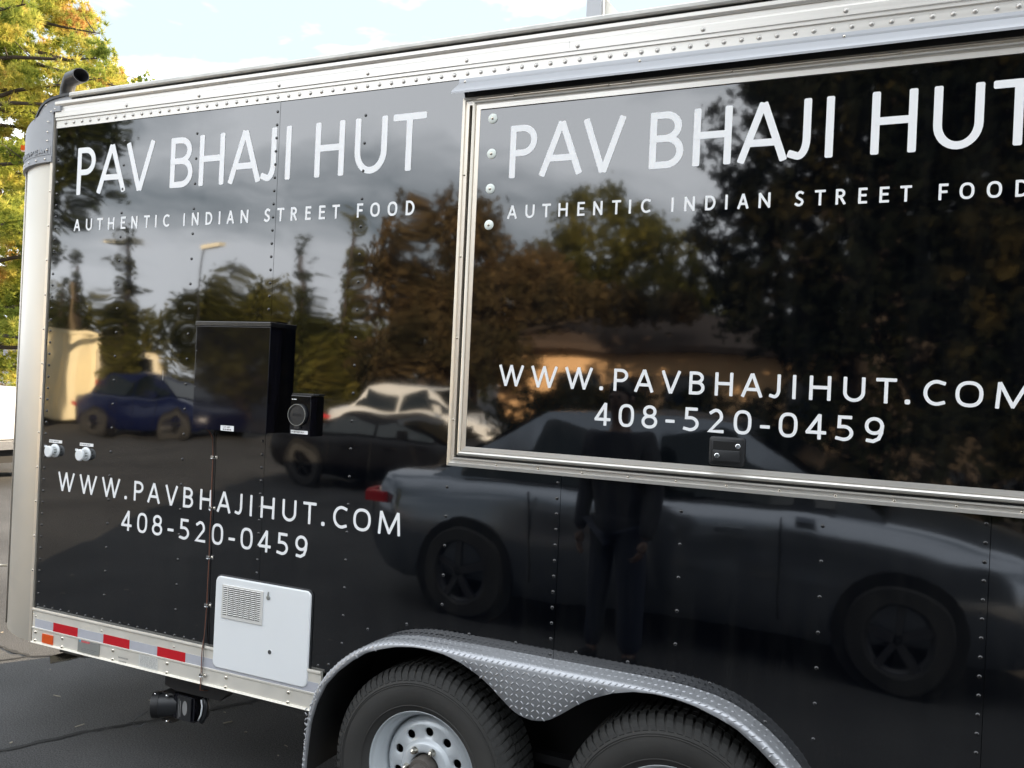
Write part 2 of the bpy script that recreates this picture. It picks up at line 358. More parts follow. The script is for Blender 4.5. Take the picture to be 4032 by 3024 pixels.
def stroke_poly(pts, t, closed, y, mb, cornered=0.26):
    raw = [Vector((p[0], p[1])) for p in pts]; pts = [raw[0]]
    for q in raw[1:]:
        if (q - pts[-1]).length > t * .06: pts.append(q)
    h = t / 2
    if not closed:
        d0 = (pts[0] - pts[1]).normalized(); d1 = (pts[-1] - pts[-2]).normalized(); c = h * 2 * cornered * 0.5
        seq = []
        e0, e1 = pts[0] + d0 * h, pts[-1] + d1 * h
        n0 = Vector((d0.y, -d0.x)); n1 = Vector((-d1.y, d1.x))
        L, Rr = [], []
        for k, f in ((0.0, 1 - 2 * cornered * 0.75), (cornered * .45, 1 - cornered * .55), (cornered * 1.3, 1.0)):
            q = e0 - d0 * h * k; L.append(q + n0 * h * f); Rr.append(q - n0 * h * f)
        for i in range(1, len(pts) - 1):
            a = (pts[i] - pts[i - 1]).normalized(); b = (pts[i + 1] - pts[i]).normalized()
            na, nb = Vector((-a.y, a.x)), Vector((-b.y, b.x)); m = na + nb
            if m.length < 1e-6: m = na
            m.normalize(); s = min(1.8, 1 / max(0.3, m.dot(na)))
            L.append(pts[i] + m * h * s); Rr.append(pts[i] - m * h * s)
        # orientation: n0 must match +normal side
        for k, f in ((cornered * 1.3, 1.0), (cornered * .45, 1 - cornered * .55), (0.0, 1 - 2 * cornered * 0.75)):
            q = e1 - d1 * h * k; L.append(q + n1 * h * f); Rr.append(q - n1 * h * f)
        n = len(L); V = [(p.x, y, p.y) for p in L] + [(p.x, y, p.y) for p in Rr]
        mb.add(V, [(i, i + 1, i + 1 + n, i + n) for i in range(n - 1)])
    else:
        L, Rr = [], []; n = len(pts)
        for i in range(n):
            a = (pts[i] - pts[i - 1]).normalized(); b = (pts[(i + 1) % n] - pts[i]).normalized()
            m = Vector((-a.y, a.x)) + Vector((-b.y, b.x)); m.normalize()
            L.append(pts[i] + m * h); Rr.append(pts[i] - m * h)
        V = [(p.x, y, p.y) for p in L] + [(p.x, y, p.y) for p in Rr]
        mb.add(V, [(i, (i + 1) % n, (i + 1) % n + n, i + n) for i in range(n)])
def glyph(mb, c, x0, x1, z0, z1, t, y):
    if c == ' ': return
    if c == '.':
        w = (x1 - x0) / 2; cx = (x0 + x1) / 2
        q = ell(cx, z0 + w, w, w, 16, 3.0); mb.add([(a, y, b) for a, b in q], [tuple(range(16))]); return
    if c == '-':
        zz = z0 + (z1 - z0) * 0.37; stroke_poly([(x0 + t / 2, zz), (x1 - t / 2, zz)], t, 0, y, mb); return
    W, H = x1 - x0 - t, z1 - z0 - t
    if c == 'I': W = 0.0001
    for k, (pts, cl) in enumerate(GL[c]):
        stroke_poly([(x0 + t / 2 + u * W, z0 + t / 2 + v * H) for u, v in pts], t, cl, y - k * 0.00018, mb)
def letter_objs(line, z0, z1, t, y, parent, fx=lambda x: x, m=None):
    for c, a, b in line:
        mb = MB(); glyph(mb, c, fx(a), fx(b), z0, z1, t, y)
        meshobj('letter', mb.v, mb.f, m or M['vinyl'], parent)
def small_text(s, x0, z0, h, y, name, m, parent, wid=0.62, t=0.14):
    mb = MB(); x = x0
    for c in s.upper():
        if c == ' ': x += h * 0.4; continue
        w = h * (0.2 if c in 'I.' else wid * (1.3 if c in 'MW' else 1))
        glyph(mb, c, x, x + w, z0, z0 + h, h * t, y); x += w + h * 0.22
    return mb.obj(name, m, parent), x

# ------------------------------------------------------------------ ground
def asphalt():
    m, nt, b = new_mat('worn_asphalt'); N, L = nt.nodes, nt.links
    tc = N.new('ShaderNodeTexCoord')
    n1 = N.new('ShaderNodeTexNoise'); n1.inputs['Scale'].default_value = 0.7; n1.inputs['Detail'].default_value = 6
    n2 = N.new('ShaderNodeTexNoise'); n2.inputs['Scale'].default_value = 160; n2.inputs['Detail'].default_value = 3
    n3 = N.new('ShaderNodeTexVoronoi'); n3.inputs['Scale'].default_value = 230
    for n in (n1, n2, n3): L.new(tc.outputs['Object'], n.inputs['Vector'])
    r = N.new('ShaderNodeValToRGB'); r.color_ramp.elements[0].color = (0.060, 0.060, 0.061, 1); r.color_ramp.elements[1].color = (0.105, 0.1045, 0.104, 1)
    r.color_ramp.elements[0].position = 0.3; r.color_ramp.elements[1].position = 0.7
    L.new(n1.outputs['Fac'], r.inputs['Fac'])
    mx = N.new('ShaderNodeMixRGB'); mx.blend_type = 'MULTIPLY'; mx.inputs['Fac'].default_value = 0.8
    r2 = N.new('ShaderNodeValToRGB'); r2.color_ramp.elements[0].position = 0.3; r2.color_ramp.elements[0].color = (.30, .30, .30, 1); r2.color_ramp.elements[1].position = 0.72; r2.color_ramp.elements[1].color = (1.6, 1.6, 1.6, 1)
    L.new(n2.outputs['Fac'], r2.inputs['Fac']); L.new(r.outputs['Color'], mx.inputs['Color1']); L.new(r2.outputs['Color'], mx.inputs['Color2'])
    L.new(mx.outputs['Color'], b.inputs['Base Color']); b.inputs['Roughness'].default_value = 0.85; b.inputs['Specular IOR Level'].default_value = 0.12
    bp = N.new('ShaderNodeBump'); bp.inputs['Distance'].default_value = 0.008; bp.inputs['Strength'].default_value = 1
    L.new(n3.outputs['Distance'], bp.inputs['Height']); L.new(bp.outputs['Normal'], b.inputs['Normal'])
    return m
ground = meshobj('ground', [(-250, -250, 0), (250, -250, 0), (250, 250, 0), (-250, 250, 0)], [(0, 1, 2, 3)], asphalt()); ground['kind'] = 'structure'
# cracks, as dark ragged sheets just above the asphalt
crack_m = simple('dark_crack', (0.006, 0.006, 0.006), 0.95)
def crack(pts, w):
    rnd = random.Random(len(pts) * 31 + int(abs(pts[0][0]) * 100))
    P2 = []
    for (a, b) in zip(pts[:-1], pts[1:]):
        a, b = Vector(a), Vector(b); n = max(3, int((b - a).length / 0.035))
        for i in range(n): P2.append(a.lerp(b, i / n))
    P2.append(Vector(pts[-1])); V = []; F = []
    off = 0
    for i, p in enumerate(P2):
        t = (P2[min(i + 1, len(P2) - 1)] - P2[max(0, i - 1)]).normalized(); nn = Vector((-t.y, t.x))
        off = off * 0.7 + rnd.uniform(-0.012, 0.012)
        ww = w * rnd.uniform(0.35, 1.3) * (0.2 if i in (0, len(P2) - 1) else 1); c = p + nn * off
        V += [(c.x + nn.x * ww, c.y + nn.y * ww, 0.004), (c.x - nn.x * ww, c.y - nn.y * ww, 0.004)]
    for i in range(len(P2) - 1): F.append((2 * i, 2 * i + 1, 2 * i + 3, 2 * i + 2))
    meshobj('crack', V, F, crack_m, ground)
crack([(-1.36, -0.30), (-1.22, -0.02), (-1.03, 0.33), (-0.86, 0.62), (-0.70, 0.90), (-0.2, 1.6)], 0.012)
crack([(-3.1, 0.62), (-2.66, 0.78), (-2.25, 0.74), (-1.9, 0.95), (-1.5, 1.5)], 0.014)
crack([(-2.25, 0.74), (-2.33, 0.58), (-2.6, 0.42)], 0.009)
# litter: needles, chips and pebbles
mb = MB(); rnd = random.Random(3)
for i in range(300):
    x, y = rnd.uniform(-5, 3.2), rnd.uniform(-2.2, 2.3)
    a = rnd.uniform(0, PI); l = rnd.choice([0.004, 0.006, 0.008, 0.012, 0.022]); w = rnd.uniform(0.0012, 0.003)
    ax = (Vector((math.cos(a), math.sin(a), 0)), Vector((-math.sin(a), math.cos(a), 0)), Vector((0, 0, 1)))
    mb.obox((x, y, 0.0035 + w), ax, (l, w, w * .7))
mb.obj('litter', simple('dry_needles', (0.26, 0.23, 0.18), 0.8, var=0.5, vscale=3), None, kind='stuff')['label'] = 'scattered pale needles and chips on the asphalt'

# ================================================================== THE TRAILER
T = empty('food_trailer', (1.2, 1.2, 0), 'black enclosed food trailer with white lettering, aluminium trim and tandem wheels', 'food trailer')
T.location = (0, 0, 0)
XR = 5.05; ZB = 0.597; ZT = 2.736; S = 0.4064; RC = 0.57
# fender outline (outer crease), left half and mirrored
XC = 1.205
fo = [(.322, .25), (.325, .31), (.332, .415), (.343, .5), (.365, .57), (.41, .636), (.457, .684), (.505, .722), (.555, .752), (.605, .775), (.66, .79), (.73, .80), (.80, .804), (.88, .806), (.96, .806), (1.04, .806), (1.12, .806), (1.205, .806)]
fi = [(.340, .25), (.342, .311), (.347, .375), (.355, .45), (.376, .522), (.413, .596), (.461, .651), (.52, .70), (.58, .74), (.64, .763), (.70, .781), (.76, .790), (.813, .793), (.881, .787), (.949, .769), (1.015, .739), (1.059, .711), (1.103, .677), (1.14, .651), (1.17, .639), (1.205, .635)]
def resample(pts, n):
    pts = [Vector(p) for p in pts]; d = [0]
    for a, b in zip(pts[:-1], pts[1:]): d.append(d[-1] + (b - a).length)
    o = []
    for i in range(n):
        s = d[-1] * i / (n - 1); j = 0
        while j < len(d) - 2 and d[j + 1] < s: j += 1
        f = (s - d[j]) / max(1e-9, d[j + 1] - d[j]); o.append(pts[j].lerp(pts[j + 1], min(1, f)))
    return o
def mirror(pts): return list(pts) + [Vector((2 * XC - p[0], p[1])) for p in list(pts)[-2::-1]]
def fender_z(x):
    if x > XC: x = 2 * XC - x
    for a, b in zip(fo[:-1], fo[1:]):
        if a[0] <= x <= b[0]: return a[1] + (b[1] - a[1]) * (x - a[0]) / max(1e-6, b[0] - a[0])
    return ZB
def skin(x0, x1):
    xs = [x0 + 0.0008]; x = math.ceil(x0 / 0.05) * 0.05
    while x < x1 - 0.001:
        if x > x0 + 0.005: xs.append(x)
        x += 0.05
    xs.append(x1 - 0.0008); V = []; F = []
    for x in xs:
        zb = max(ZB, min(0.79, fender_z(x) - 0.012)) if 0.33 < x < 2.08 else ZB
        V += [(x, 0, zb), (x, 0, ZT + .02), (x, .004, zb), (x, .004, ZT + .02)]
    for i in range(len(xs) - 1):
        a, b = 4 * i, 4 * i + 4; F += [(a, b, b + 1, a + 1), (a + 2, a + 3, b + 3, b + 2), (a, a + 2, b + 2, b)]
    F += [(0, 1, 3, 2), (b, b + 2, b + 3, b + 1)]
    return V, F
for a, b in ((-1.243, .013), (.013, 1.231), (1.231, 2.45), (2.45, XR)):
    v, f = skin(a, b); meshobj('side_panel', v, f, M['panel'], T)
# body behind the skin
mb = MB(); mb.box(-1.20, XR - .005, .30, 2.44, .44, 2.86); mb.box(-1.20, .30, .006, .30, .445, 2.86); mb.box(2.10, XR - .005, .006, .30, .445, 2.86); mb.box(.30, 2.10, .006, .30, .84, 2.86)
mb.obj('body_shell', M['void'], T)
rp = [(-1.12, .012), (-1.30, .03)] + [(-1.24 - RC * .86 * math.sin(t * PI / 16), RC * 1.02 - RC * .86 * math.cos(t * PI / 16)) for t in range(2, 9)] + [(-1.24 - RC * .86, 1.9), (-1.1, 2.46), (XR, 2.46), (XR, .012)]
n_ = len(rp); meshobj('roof', [(x, y, 2.872) for x, y in rp] + [(x, y, 2.881) for x, y in rp], [tuple(range(n_))[::-1], tuple(range(n_, 2 * n_))] + [(i, (i + 1) % n_, (i + 1) % n_ + n_, i + n_) for i in range(n_)], M['rail_edge'], T)
mb = MB(); mb.box(-1.24 - RC, -1.24 - RC + .01, RC, 2.0, .45, 2.6); mb.obj('front_panel', M['panel'], T)
# black glossy rear closure
mb = MB(); mb.box(XR, XR + .02, 0.0, 2.45, .44, 2.87); mb.obj('rear_panel', M['panel'], T)

# rivets on the skin
riv = dome_mesh('rivet', 0.0060, 0.0034, M['rivet_black'])
pts = []
def zs(a, b, st, base=.615):
    k = math.ceil((a - base) / st - 1e-6); o = []
    while base + k * st <= b + 1e-6: o.append(base + k * st); k += 1
    return o
def hidden(x, z):
    if -.205 < x < .29 and .50 < z < .90: return True
    if -.30 < x < .09 and 1.455 < z < 1.895: return True
    if .33 < x < 2.08 and z < fender_z(x) + .005: return True
    if .80 < x < 2.87 and 1.395 < z: return True
    return False
for k in (-2, -1, 1, 2, 4, 5, 7):
    for z in zs(.66, 2.70, .1016): pts.append((k * S, z))
for k in (0, 3, 6):
    for z in zs(.66, 2.70, .0508): pts.append((k * S, z))
for z in zs(.615, 2.70, .0508): pts.append((-1.220, z))
for i in range(21): pts.append((-1.177 + i * .0514, .613))
pts += [(.305, .618), (.352, .63), (.515, .786), (.676, .83), (.922, .835), (1.096, .835), (1.307, .84), (1.479, .839), (1.734, .82), (1.898, .738)]
pts = [(x, -.0002, z) for x, z in pts if not hidden(x, z)]
copies(riv, 'rivet', pts, T)

# top rail
prof = [(.003, 2.737), (-.004, 2.737), (-.004, 2.769), (-.009, 2.773), (-.009, 2.783), (-.013, 2.787), (-.013, 2.813), (-.009, 2.819), (-.009, 2.833), (-.013, 2.836), (-.017, 2.846), (-.017, 2.857), (-.012, 2.8585)]
mb = MB(); mb.extr([(y, P(0, z, y)[1]) for y, z in prof] + [(.003, 2.857)], -1.236, XR)
mb.obj('top_rail', M['alu'], T)
mb = MB(); mb.extr([(-.010, 2.8595), (-.0195, 2.8595), (-.0225, 2.866), (-.0225, 2.876), (-.019, 2.8815), (.03, 2.886), (.03, 2.8595)], -1.14, XR)
mb.obj('roof_edge_trim', M['rail_edge'], T)
ar = dome_mesh('rivet_light', 0.0078, 0.0038, M['alu_rivet'])
x = -1.182; i = 0; pts = []
while x < 3.2: pts.append((P(x, 0, -.004)[0], -.0042, P(0, 2.7565 - .0022 * min(1, (x + 1.18) / 1.1) - .0022 * max(0, (x + .08)) / 2.5, -.004)[1])); x += .0513
copies(ar, 'rivet', pts, T)
pts = [(P(k * S, 0, -.013)[0], -.0132, P(0, 2.800, -.013)[1]) for k in range(-2, 8)]
copies(ar, 'rivet', pts, T)
# rail joint lines
mb = MB()
mb.box(1.195, 1.1956, -.0134, -.0060, 2.788, 2.812)
mb.obj('joint_line', M['print_grey'], T)

# lower frame rail
mb = MB()
prof = [(.003, .599), (-.012, .599), (-.013, .593), (-.013, .588), (-.008, .584), (-.008, .516), (-.011, .513), (-.011, .507), (-.008, .504), (-.008, .452), (-.014, .449), (-.016, .443), (.04, .443), (.04, .455), (.003, .455)]
pz = [(y, P(0, z, y)[1]) for y, z in prof]
mb.extr(pz, -1.238, .327); mb.obj('lower_rail', M['rail_white'], T); mb = MB(); mb.extr(pz, 2.086, XR); mb.obj('lower_rail', M['rail_white'], T)
Yr = -.0086
def strip(name, x0, x1, z0, z1, m, y=Yr, th=.0006, label=None):
    a = P(x0, z0, y); b = P(x1, z1, y); mb = MB(); mb.box(a[0], b[0], y - th, y, a[1], b[1]); return mb.obj(name, m, T, label=label)
strip('reflective_tape', -1.232, .31, .515, .5525, M['silver_tape'])
for a in (-1.115, -.806, -.496):
    strip('red_reflector', a, a + .153, .5145, .553, M['red'], Yr - .0007)
strip('orange_reflector', -1.181, -1.112, .455, .4945, M['orange'], Yr, .003)
pl = strip('data_plate', -.957, -.826, .4535, .5115, M['plate_grey'], Yr - .0012, .0008)
mb = MB()
a = lambda x, z: P(x, z, -.0112)
def bar(mb, x0, x1, z0, z1, y=-.0112):
    p, q = P(x0, z0, y), P(x1, z1, y); mb.box(p[0], q[0], y - .0003, y, p[1], q[1])
b1 = MB(); bar(b1, -.938, -.886, .4965, .5045); b1.obj('print_block', M['print_red'], T)
b1 = MB(); bar(b1, -.948, -.940, .4965, .5065); b1.obj('print_block', M['print_blue'], T)
b1 = MB(); rnd = random.Random(5)
for z in (.4705, .4635):
    x = -.936
    while x < -.85: w = rnd.uniform(.006, .018); bar(b1, x, x + w, z, z + .0022); x += w + .004
bar(b1, -.88, -.845, .4985, .5005); b1.obj('fine_print', M['print_grey'], T)
strip('sticker', -.596, -.490, .4545, .505, M['sticker'])
b1 = MB()
for i in range(9):
    z = .4605 + i * .0048
    x = -.59
    while x < -.5: w = rnd.uniform(.006, .022); bar(b1, x, min(x + w, -.494), z, z + .0014, -.0094); x += w + .003
b1.obj('fine_print', M['print_grey'], T)
small_text('WASTE WATER', -.703, .4725, .0062, -.0092, 'fine_print', M['print_grey'], T, t=.2)
small_text('DISCHARGE', -.699, .4575, .0062, -.0092, 'fine_print', M['print_grey'], T, t=.2)
bolt = dome_mesh('bolt', 0.0078, 0.0062, M['zinc'], 14, 4)
pts = []
for x in (-1.226, -1.0535, -.7445, -.4375, -.1275, .1765):
    for z in (.494, .4565): q = P(x, z, -.008); pts.append((q[0], -.0080, q[1]))
copies(bolt, 'bolt', pts, T)
scr = dome_mesh('screw', 0.0046, 0.003, M['zinc'], 10, 3)
copies(scr, 'screw', [(*[P(x, z, -.008)[0]], -.0080, P(x, z, -.008)[1]) for x, z in ((-1.229, .563), (-.818, .565), (-.406, .567), (-.955, .5085), (-.829, .5085), (-.955, .457), (-.829, .457))], T)

# rounded front corner
def cpt(s, off, z):
    if s <= 0: return (-1.244 - s, -off, z)
    t = min(s, RC * PI / 2) / RC; ex = max(0, s - RC * PI / 2)
    return (-1.244 - (RC + off) * math.sin(t), RC - (RC + off) * math.cos(t) + ex, z)
def sheet(name, m, ss, zfun, off, parent=T, nz=2, th=.003, smooth=True):
    V = []; F = []
    for s in ss:
        z0, z1 = zfun(s)
        for j in range(nz + 1): V.append(cpt(s, off, z0 + (z1 - z0) * j / nz))
    n = nz + 1; k = len(V)
    for i in range(len(ss) - 1):
        for j in range(nz): F.append((i * n + j, i * n + j + 1, (i + 1) * n + j + 1, (i + 1) * n + j))
    # inner copy and rim for thickness
    for s in ss:
        z0, z1 = zfun(s)
        for j in range(nz + 1): V.append(cpt(s, off - th, z0 + (z1 - z0) * j / nz))
    m_ = len(ss)
    for i in range(m_ - 1):
        F.append((i * n, (i + 1) * n, k + (i + 1) * n, k + i * n)); F.append((i * n + n - 1, k + i * n + n - 1, k + (i + 1) * n + n - 1, (i + 1) * n + n - 1))
    for e in (0, m_ - 1):
        for j in range(nz): F.append((e * n + j, k + e * n + j, k + e * n + j + 1, e * n + j + 1))
    o = meshobj(name, V, F, m, parent, smooth)
    bm = bmesh.new(); bm.from_mesh(o.data); bmesh.ops.recalc_face_normals(bm, faces=bm.faces)
    for e in bm.edges:
        if len(e.link_faces) == 2 and e.calc_face_angle(0) > .7: e.smooth = False
    bm.to_mesh(o.data); bm.free()
    return o
SA = [i * RC * PI / 2 / 22 for i in range(23)] + [RC * PI / 2 + .6, RC * PI / 2 + 1.4]
sheet('corner_panel', M['alu_corner'], [.020] + SA[1:], lambda s: (.445, 2.60), -.003, nz=6)
mb = MB(); mb.extr([(0, 0)], 0, 0, False) if 0 else None
mb.box(-1.262, -1.2455, -.0075, .012, .445, 2.80); mb.obj('corner_trim', M['alu_v'], T)
# vertical fold on the corner sheet
mb = MB(); c0 = cpt(.335, .0, 0)
mb.tube([(c0[0], c0[1], .46), (c0[0], c0[1], 2.59)], .004, 8); mb.obj('corner_seam', M['alu_corner'], T, smooth=True)
copies(scr, 'screw', [(-1.2545, -.0078, z) for z in [.767 + .1535 * i for i in range(13)]], T)
# moulded cap
def lerp_tab(tab, s):
    if s <= tab[0][0]: return tab[0][1]
    for a, b in zip(tab[:-1], tab[1:]):
        if a[0] <= s <= b[0]: return a[1] + (b[1] - a[1]) * (s - a[0]) / (b[0] - a[0])
    return tab[-1][1]
low = [(0.0, 2.812), (.10, 2.805), (.2, 2.79), (.3, 2.77), (.36, 2.745), (.45, 2.70), (.9, 2.66)]
upp = [(-.10, 2.875), (-.05, 2.874), (0, 2.870), (.05, 2.862), (.09, 2.848), (.12, 2.828), (.145, 2.800), (.155, 2.785)]
sheet('corner_cap', M['cap_grey'], [.004] + SA[1:20], lambda s: (2.585, lerp_tab(low, s)), .012, nz=5, th=.014)
sheet('corner_cap', M['cap_grey'], [-.045, -.02, .003], lambda s: (2.806, 2.830), .019, th=.016)
sheet('corner_cap', M['cap_grey'], [-.10 + i * .255 / 16 for i in range(17)], lambda s: (2.800 if s > -.02 else 2.832, max(lerp_tab(upp, s), 2.803)), .006, th=.008)
sheet('cap_seal', M['seal'], [-.105 + i * .262 / 18 for i in range(19)], lambda s: (lerp_tab(upp, s) - .002, lerp_tab(upp, s) + .010), .012, th=.05)
sheet('cap_flange', M['cap_grey'], [.002] + SA[1:20], lambda s: (2.586, 2.612), .016, th=.006)
sheet('cap_nameplate', M['cap_grey'], [.012] + SA[1:16], lambda s: (2.620, 2.658), .014, th=.003)
# embossed name on the cap, read from the front round to the side
mb = MB(); word = 'EUROPEAN'; s0 = .325
for i, c in enumerate(word):
    g = MB(); a = s0 - i * .0385; glyph(g, c, 0, .027, 2.628, 2.650, .0052, 0)
    V = []
    for (x, y, z) in g.v: V.append(cpt(a - x, .0162, z))
    mb.add(V, g.f)
o = mb.obj('embossed_lettering', M['cap_grey'], T); sol = o.modifiers.new('s', 'SOLIDIFY'); sol.thickness = .003; sol.offset = 0
for s_, z_ in ((.04, 2.599), (.11, 2.599), (.19, 2.599), (.26, 2.599), (.03, 2.72), (.03, 2.68), (.03, 2.64), (-.012, 2.817), (.012, 2.808), (.03, 2.765), (-.075, 2.845), (.05, 2.84)):
    c = cpt(s_, .018 if s_ > -.05 else .008, z_); t = max(0, s_) / RC
    o = copies(scr, 'screw', [c], T)[0]; o.rotation_euler = (0, 0, -t)
# clearance lamp and the dark recess above it
def onCorner(s, off, hx, hy, hz, z, name, m):
    t = s / RC; c = cpt(s, off, z); tx = Vector((-math.cos(t), math.sin(t), 0)); nx = Vector((-math.sin(t), -math.cos(t), 0))
    g = MB(); g.obox(c, (tx, nx, Vector((0, 0, 1))), (hx, hy, hz)); return g.obj(name, m, T)
onCorner(.44, .020, .018, .014, .012, 2.718, 'clearance_lamp', M['amber'])
onCorner(.44, .008, .026, .012, .013, 2.765, 'cap_recess', M['seal'])
# latch sticking out low on the front corner
g = MB(); c = cpt(.47, .02, .70); g.tube([c, (c[0] - .05, c[1] - .05, .705)], .006, 8); g.tube([(c[0] - .05, c[1] - .05, .69), (c[0] - .05, c[1] - .05, .73)], .011, 8); g.obj('latch_pin', M['zinc'], T, True)

# lettering on the skin
L1 = [('P', -1.094, -0.982), ('A', -0.967, -0.799), ('V', -0.796, -0.637), ('B', -0.544, -0.421), ('H', -0.388, -0.256), ('A', -0.232, -0.073), ('J', -0.07, 0.002), ('I', 0.048, 0.076), ('H', 0.186, 0.319), ('U', 0.365, 0.504), ('T', 0.527, 0.665)]
L2 = [('A', -1.1, -1.06), ('U', -1.025, -0.987), ('T', -0.956, -0.921), ('H', -0.89, -0.852), ('E', -0.814, -0.785), ('N', -0.752, -0.716), ('T', -0.68, -0.646), ('I', -0.616, -0.606), ('C', -0.571, -0.536), ('I', -0.46, -0.449), ('N', -0.414, -0.377), ('D', -0.341, -0.305), ('I', -0.272, -0.261), ('A', -0.23, -0.193), ('N', -0.16, -0.121), ('S', -0.043, -0.013), ('T', 0.02, 0.054), ('R', 0.085, 0.116), ('E', 0.154, 0.181), ('E', 0.217, 0.246), ('T', 0.277, 0.311), ('F', 0.387, 0.414), ('O', 0.445, 0.486), ('O', 0.519, 0.56), ('D', 0.595, 0.631)]
L3 = [('W', -1.126, -1.023), ('W', -0.992, -0.886), ('W', -0.855, -0.748), ('.', -0.72, -0.705), ('P', -0.666, -0.613), ('A', -0.588, -0.519), ('V', -0.49, -0.423), ('B', -0.392, -0.338), ('H', -0.303, -0.242), ('A', -0.213, -0.144), ('J', -0.122, -0.086), ('I', -0.048, -0.035), ('H', 0.005, 0.072), ('U', 0.109, 0.175), ('T', 0.206, 0.267), ('.', 0.291, 0.307), ('C', 0.343, 0.405), ('O', 0.432, 0.508), ('M', 0.54, 0.633)]
L4 = [('4', -0.73, -0.67), ('0', -0.64, -0.583), ('8', -0.555, -0.498), ('-', -0.469, -0.436), ('5', -0.406, -0.352), ('2', -0.319, -0.266), ('0', -0.234, -0.175), ('-', -0.147, -0.115), ('0', -0.087, -0.027), ('4', -0.001, 0.062), ('5', 0.09, 0.144), ('9', 0.177, 0.235)]
YL = -.0008
letter_objs(L1, 2.432, 2.638, .0246, YL, T)
letter_objs(L2, 2.2735, 2.3255, .0086, YL, T)
letter_objs(L3, 1.134, 1.2165, .0110, YL, T)
letter_objs(L4, 1.004, 1.088, .0110, YL, T)

# serving door with its frame
YF, YD = -.020, -.022
door = empty('tmp', (0, 0, 0), '', ''); [door.__delitem__(k) for k in ('label', 'category')]; door.name = 'serving_door'; door.parent = T
DX1 = 2.83
def framed(x0, x1, z0, z1, w, y, prof_h, name, m, parent):
    """four mitred lengths of moulding; prof_h: list of (fraction across, height towards -y)"""
    a = P(x0, z0, y); b = P(x1, z1, y); x0, z0, x1, z1 = a[0], a[1], b[0], b[1]
    outer = [(x0, z0), (x1, z0), (x1, z1), (x0, z1)]; inner = [(x0 + w, z0 + w), (x1 - w, z0 + w), (x1 - w, z1 - w), (x0 + w, z1 - w)]
    for i in range(4):
        j = (i + 1) % 4; g = MB(); V = []; F = []
        for f, h in prof_h:
            for k in (i, j):
                o, n = outer[k], inner[k]; V.append((o[0] + (n[0] - o[0]) * f, y - h, o[1] + (n[1] - o[1]) * f))
        n = len(prof_h)
        for q in range(n - 1): F.append((2 * q, 2 * q + 1, 2 * q + 3, 2 * q + 2))
        for k in (i, j):
            pass
        V2 = [(v[0], -.0004, v[2]) for v in V]; kk = len(V); V += V2
        F += [(0, kk, kk + 1, 1), (2 * n - 2, 2 * n - 1, kk + 2 * n - 1, kk + 2 * n - 2)]
        g.add(V, F); g.obj(name, m if i % 2 == 0 else M['alu_v'], parent)
# outer fixed frame, dark gap, door frame
framed(.809, DX1 + .062, 1.401, 2.668, .030, -.010, [(0, .0), (0, .006), (.35, .008), (.45, .004), (.8, .004), (.85, .012), (1, .012)], 'window_frame', M['alu'], T)
g = MB(); a = P(.838, 1.430, -.006); b = P(DX1 + .03, 2.66, -.006); g.box(a[0], b[0], -.006, -.0005, a[1], b[1]); g.obj('frame_gap', M['seal'], T)  # black plate stands in for the shade in the gap between frames
framed(.8465, DX1 + .024, 1.4385, 2.6555, .0325, -.016, [(0, .0), (0, .004), (.12, .011), (.28, .013), (.40, .009), (.46, .004), (.52, .007), (1, .007)], 'door_frame', M['alu'], door)
g = MB(); a = P(.872, 1.468, YD); b = P(DX1, 2.6215, YD); g.box(a[0], b[0], YD, YD + .010, a[1], b[1]); g.obj('door_panel', M['door_black'], door)
def fxd(off, k=.8735, x0=-1.094):
    return lambda x: P(off + k * (x - x0), 0, YD)[0]
zd = lambda z: P(0, z, YD)[1]
letter_objs(L1, zd(2.381), zd(2.558), .0215, YD - .0008, door, fxd(.994))
letter_objs(L2, zd(2.2445), zd(2.2895), .0071, YD - .0008, door, fxd(.995, .8705, -1.1))
letter_objs(L3, zd(1.684), zd(1.7545), .0096, YD - .0008, door, fxd(.991, .8735, -1.126))
letter_objs(L4, zd(1.572), zd(1.6445), .0096, YD - .0008, door, fxd(1.335, .877, -.73))
# nylon washers with screws
for x, z in ((.9245, 2.589), (.9255, 2.469), (.9265, 2.350), (.9275, 2.227)):
    q = P(x, z, YD); g = MB(); g.lathe([(.0168, 0), (.0168, -.002), (.0150, -.0036), (.007, -.0042)], (q[0], YD, q[1]), n=24); g.obj('washer', M['washer'], door, True, sharp=40)
    o = copies(scr, 'screw', [(q[0], YD - .004, q[1])], door)[0]; o.scale = (1.25,) * 3
# paddle latch
def rrect(x0, x1, z0, z1, r, n=5):
    o = []
    for cx, cz, a0 in ((x1 - r, z1 - r, 0), (x0 + r, z1 - r, 90), (x0 + r, z0 + r, 180), (x1 - r, z0 + r, 270)):
        for i in range(n + 1): a = math.radians(a0 + 90 * i / n); o.append((cx + r * math.cos(a), cz + r * math.sin(a)))
    return o
def bevelled(mb, poly_fn, y0, y1, bev):
    """poly_fn(inset) -> outline; plate from y0 (back) to y1 (front, more negative) with a bevelled rim"""
    A, B, Cc = poly_fn(0), poly_fn(0), poly_fn(bev); n = len(A)
    V = [(x, y0, z) for x, z in A] + [(x, y1 + bev, z) for x, z in B] + [(x, y1 + bev * .3, z) for x, z in poly_fn(bev * .3)] + [(x, y1, z) for x, z in Cc]
    F = [(k * n + i, k * n + (i + 1) % n, (k + 1) * n + (i + 1) % n, (k + 1) * n + i) for k in range(3) for i in range(n)] + [tuple(3 * n + i for i in range(n))]
    return mb.add(V, F)
a = P(1.688, 1.464, YD); b = P(1.808, 1.562, YD)
hx0, hx1, hz0, hz1 = a[0] + .014, b[0] - .0, a[1] + .012, b[1] - .0
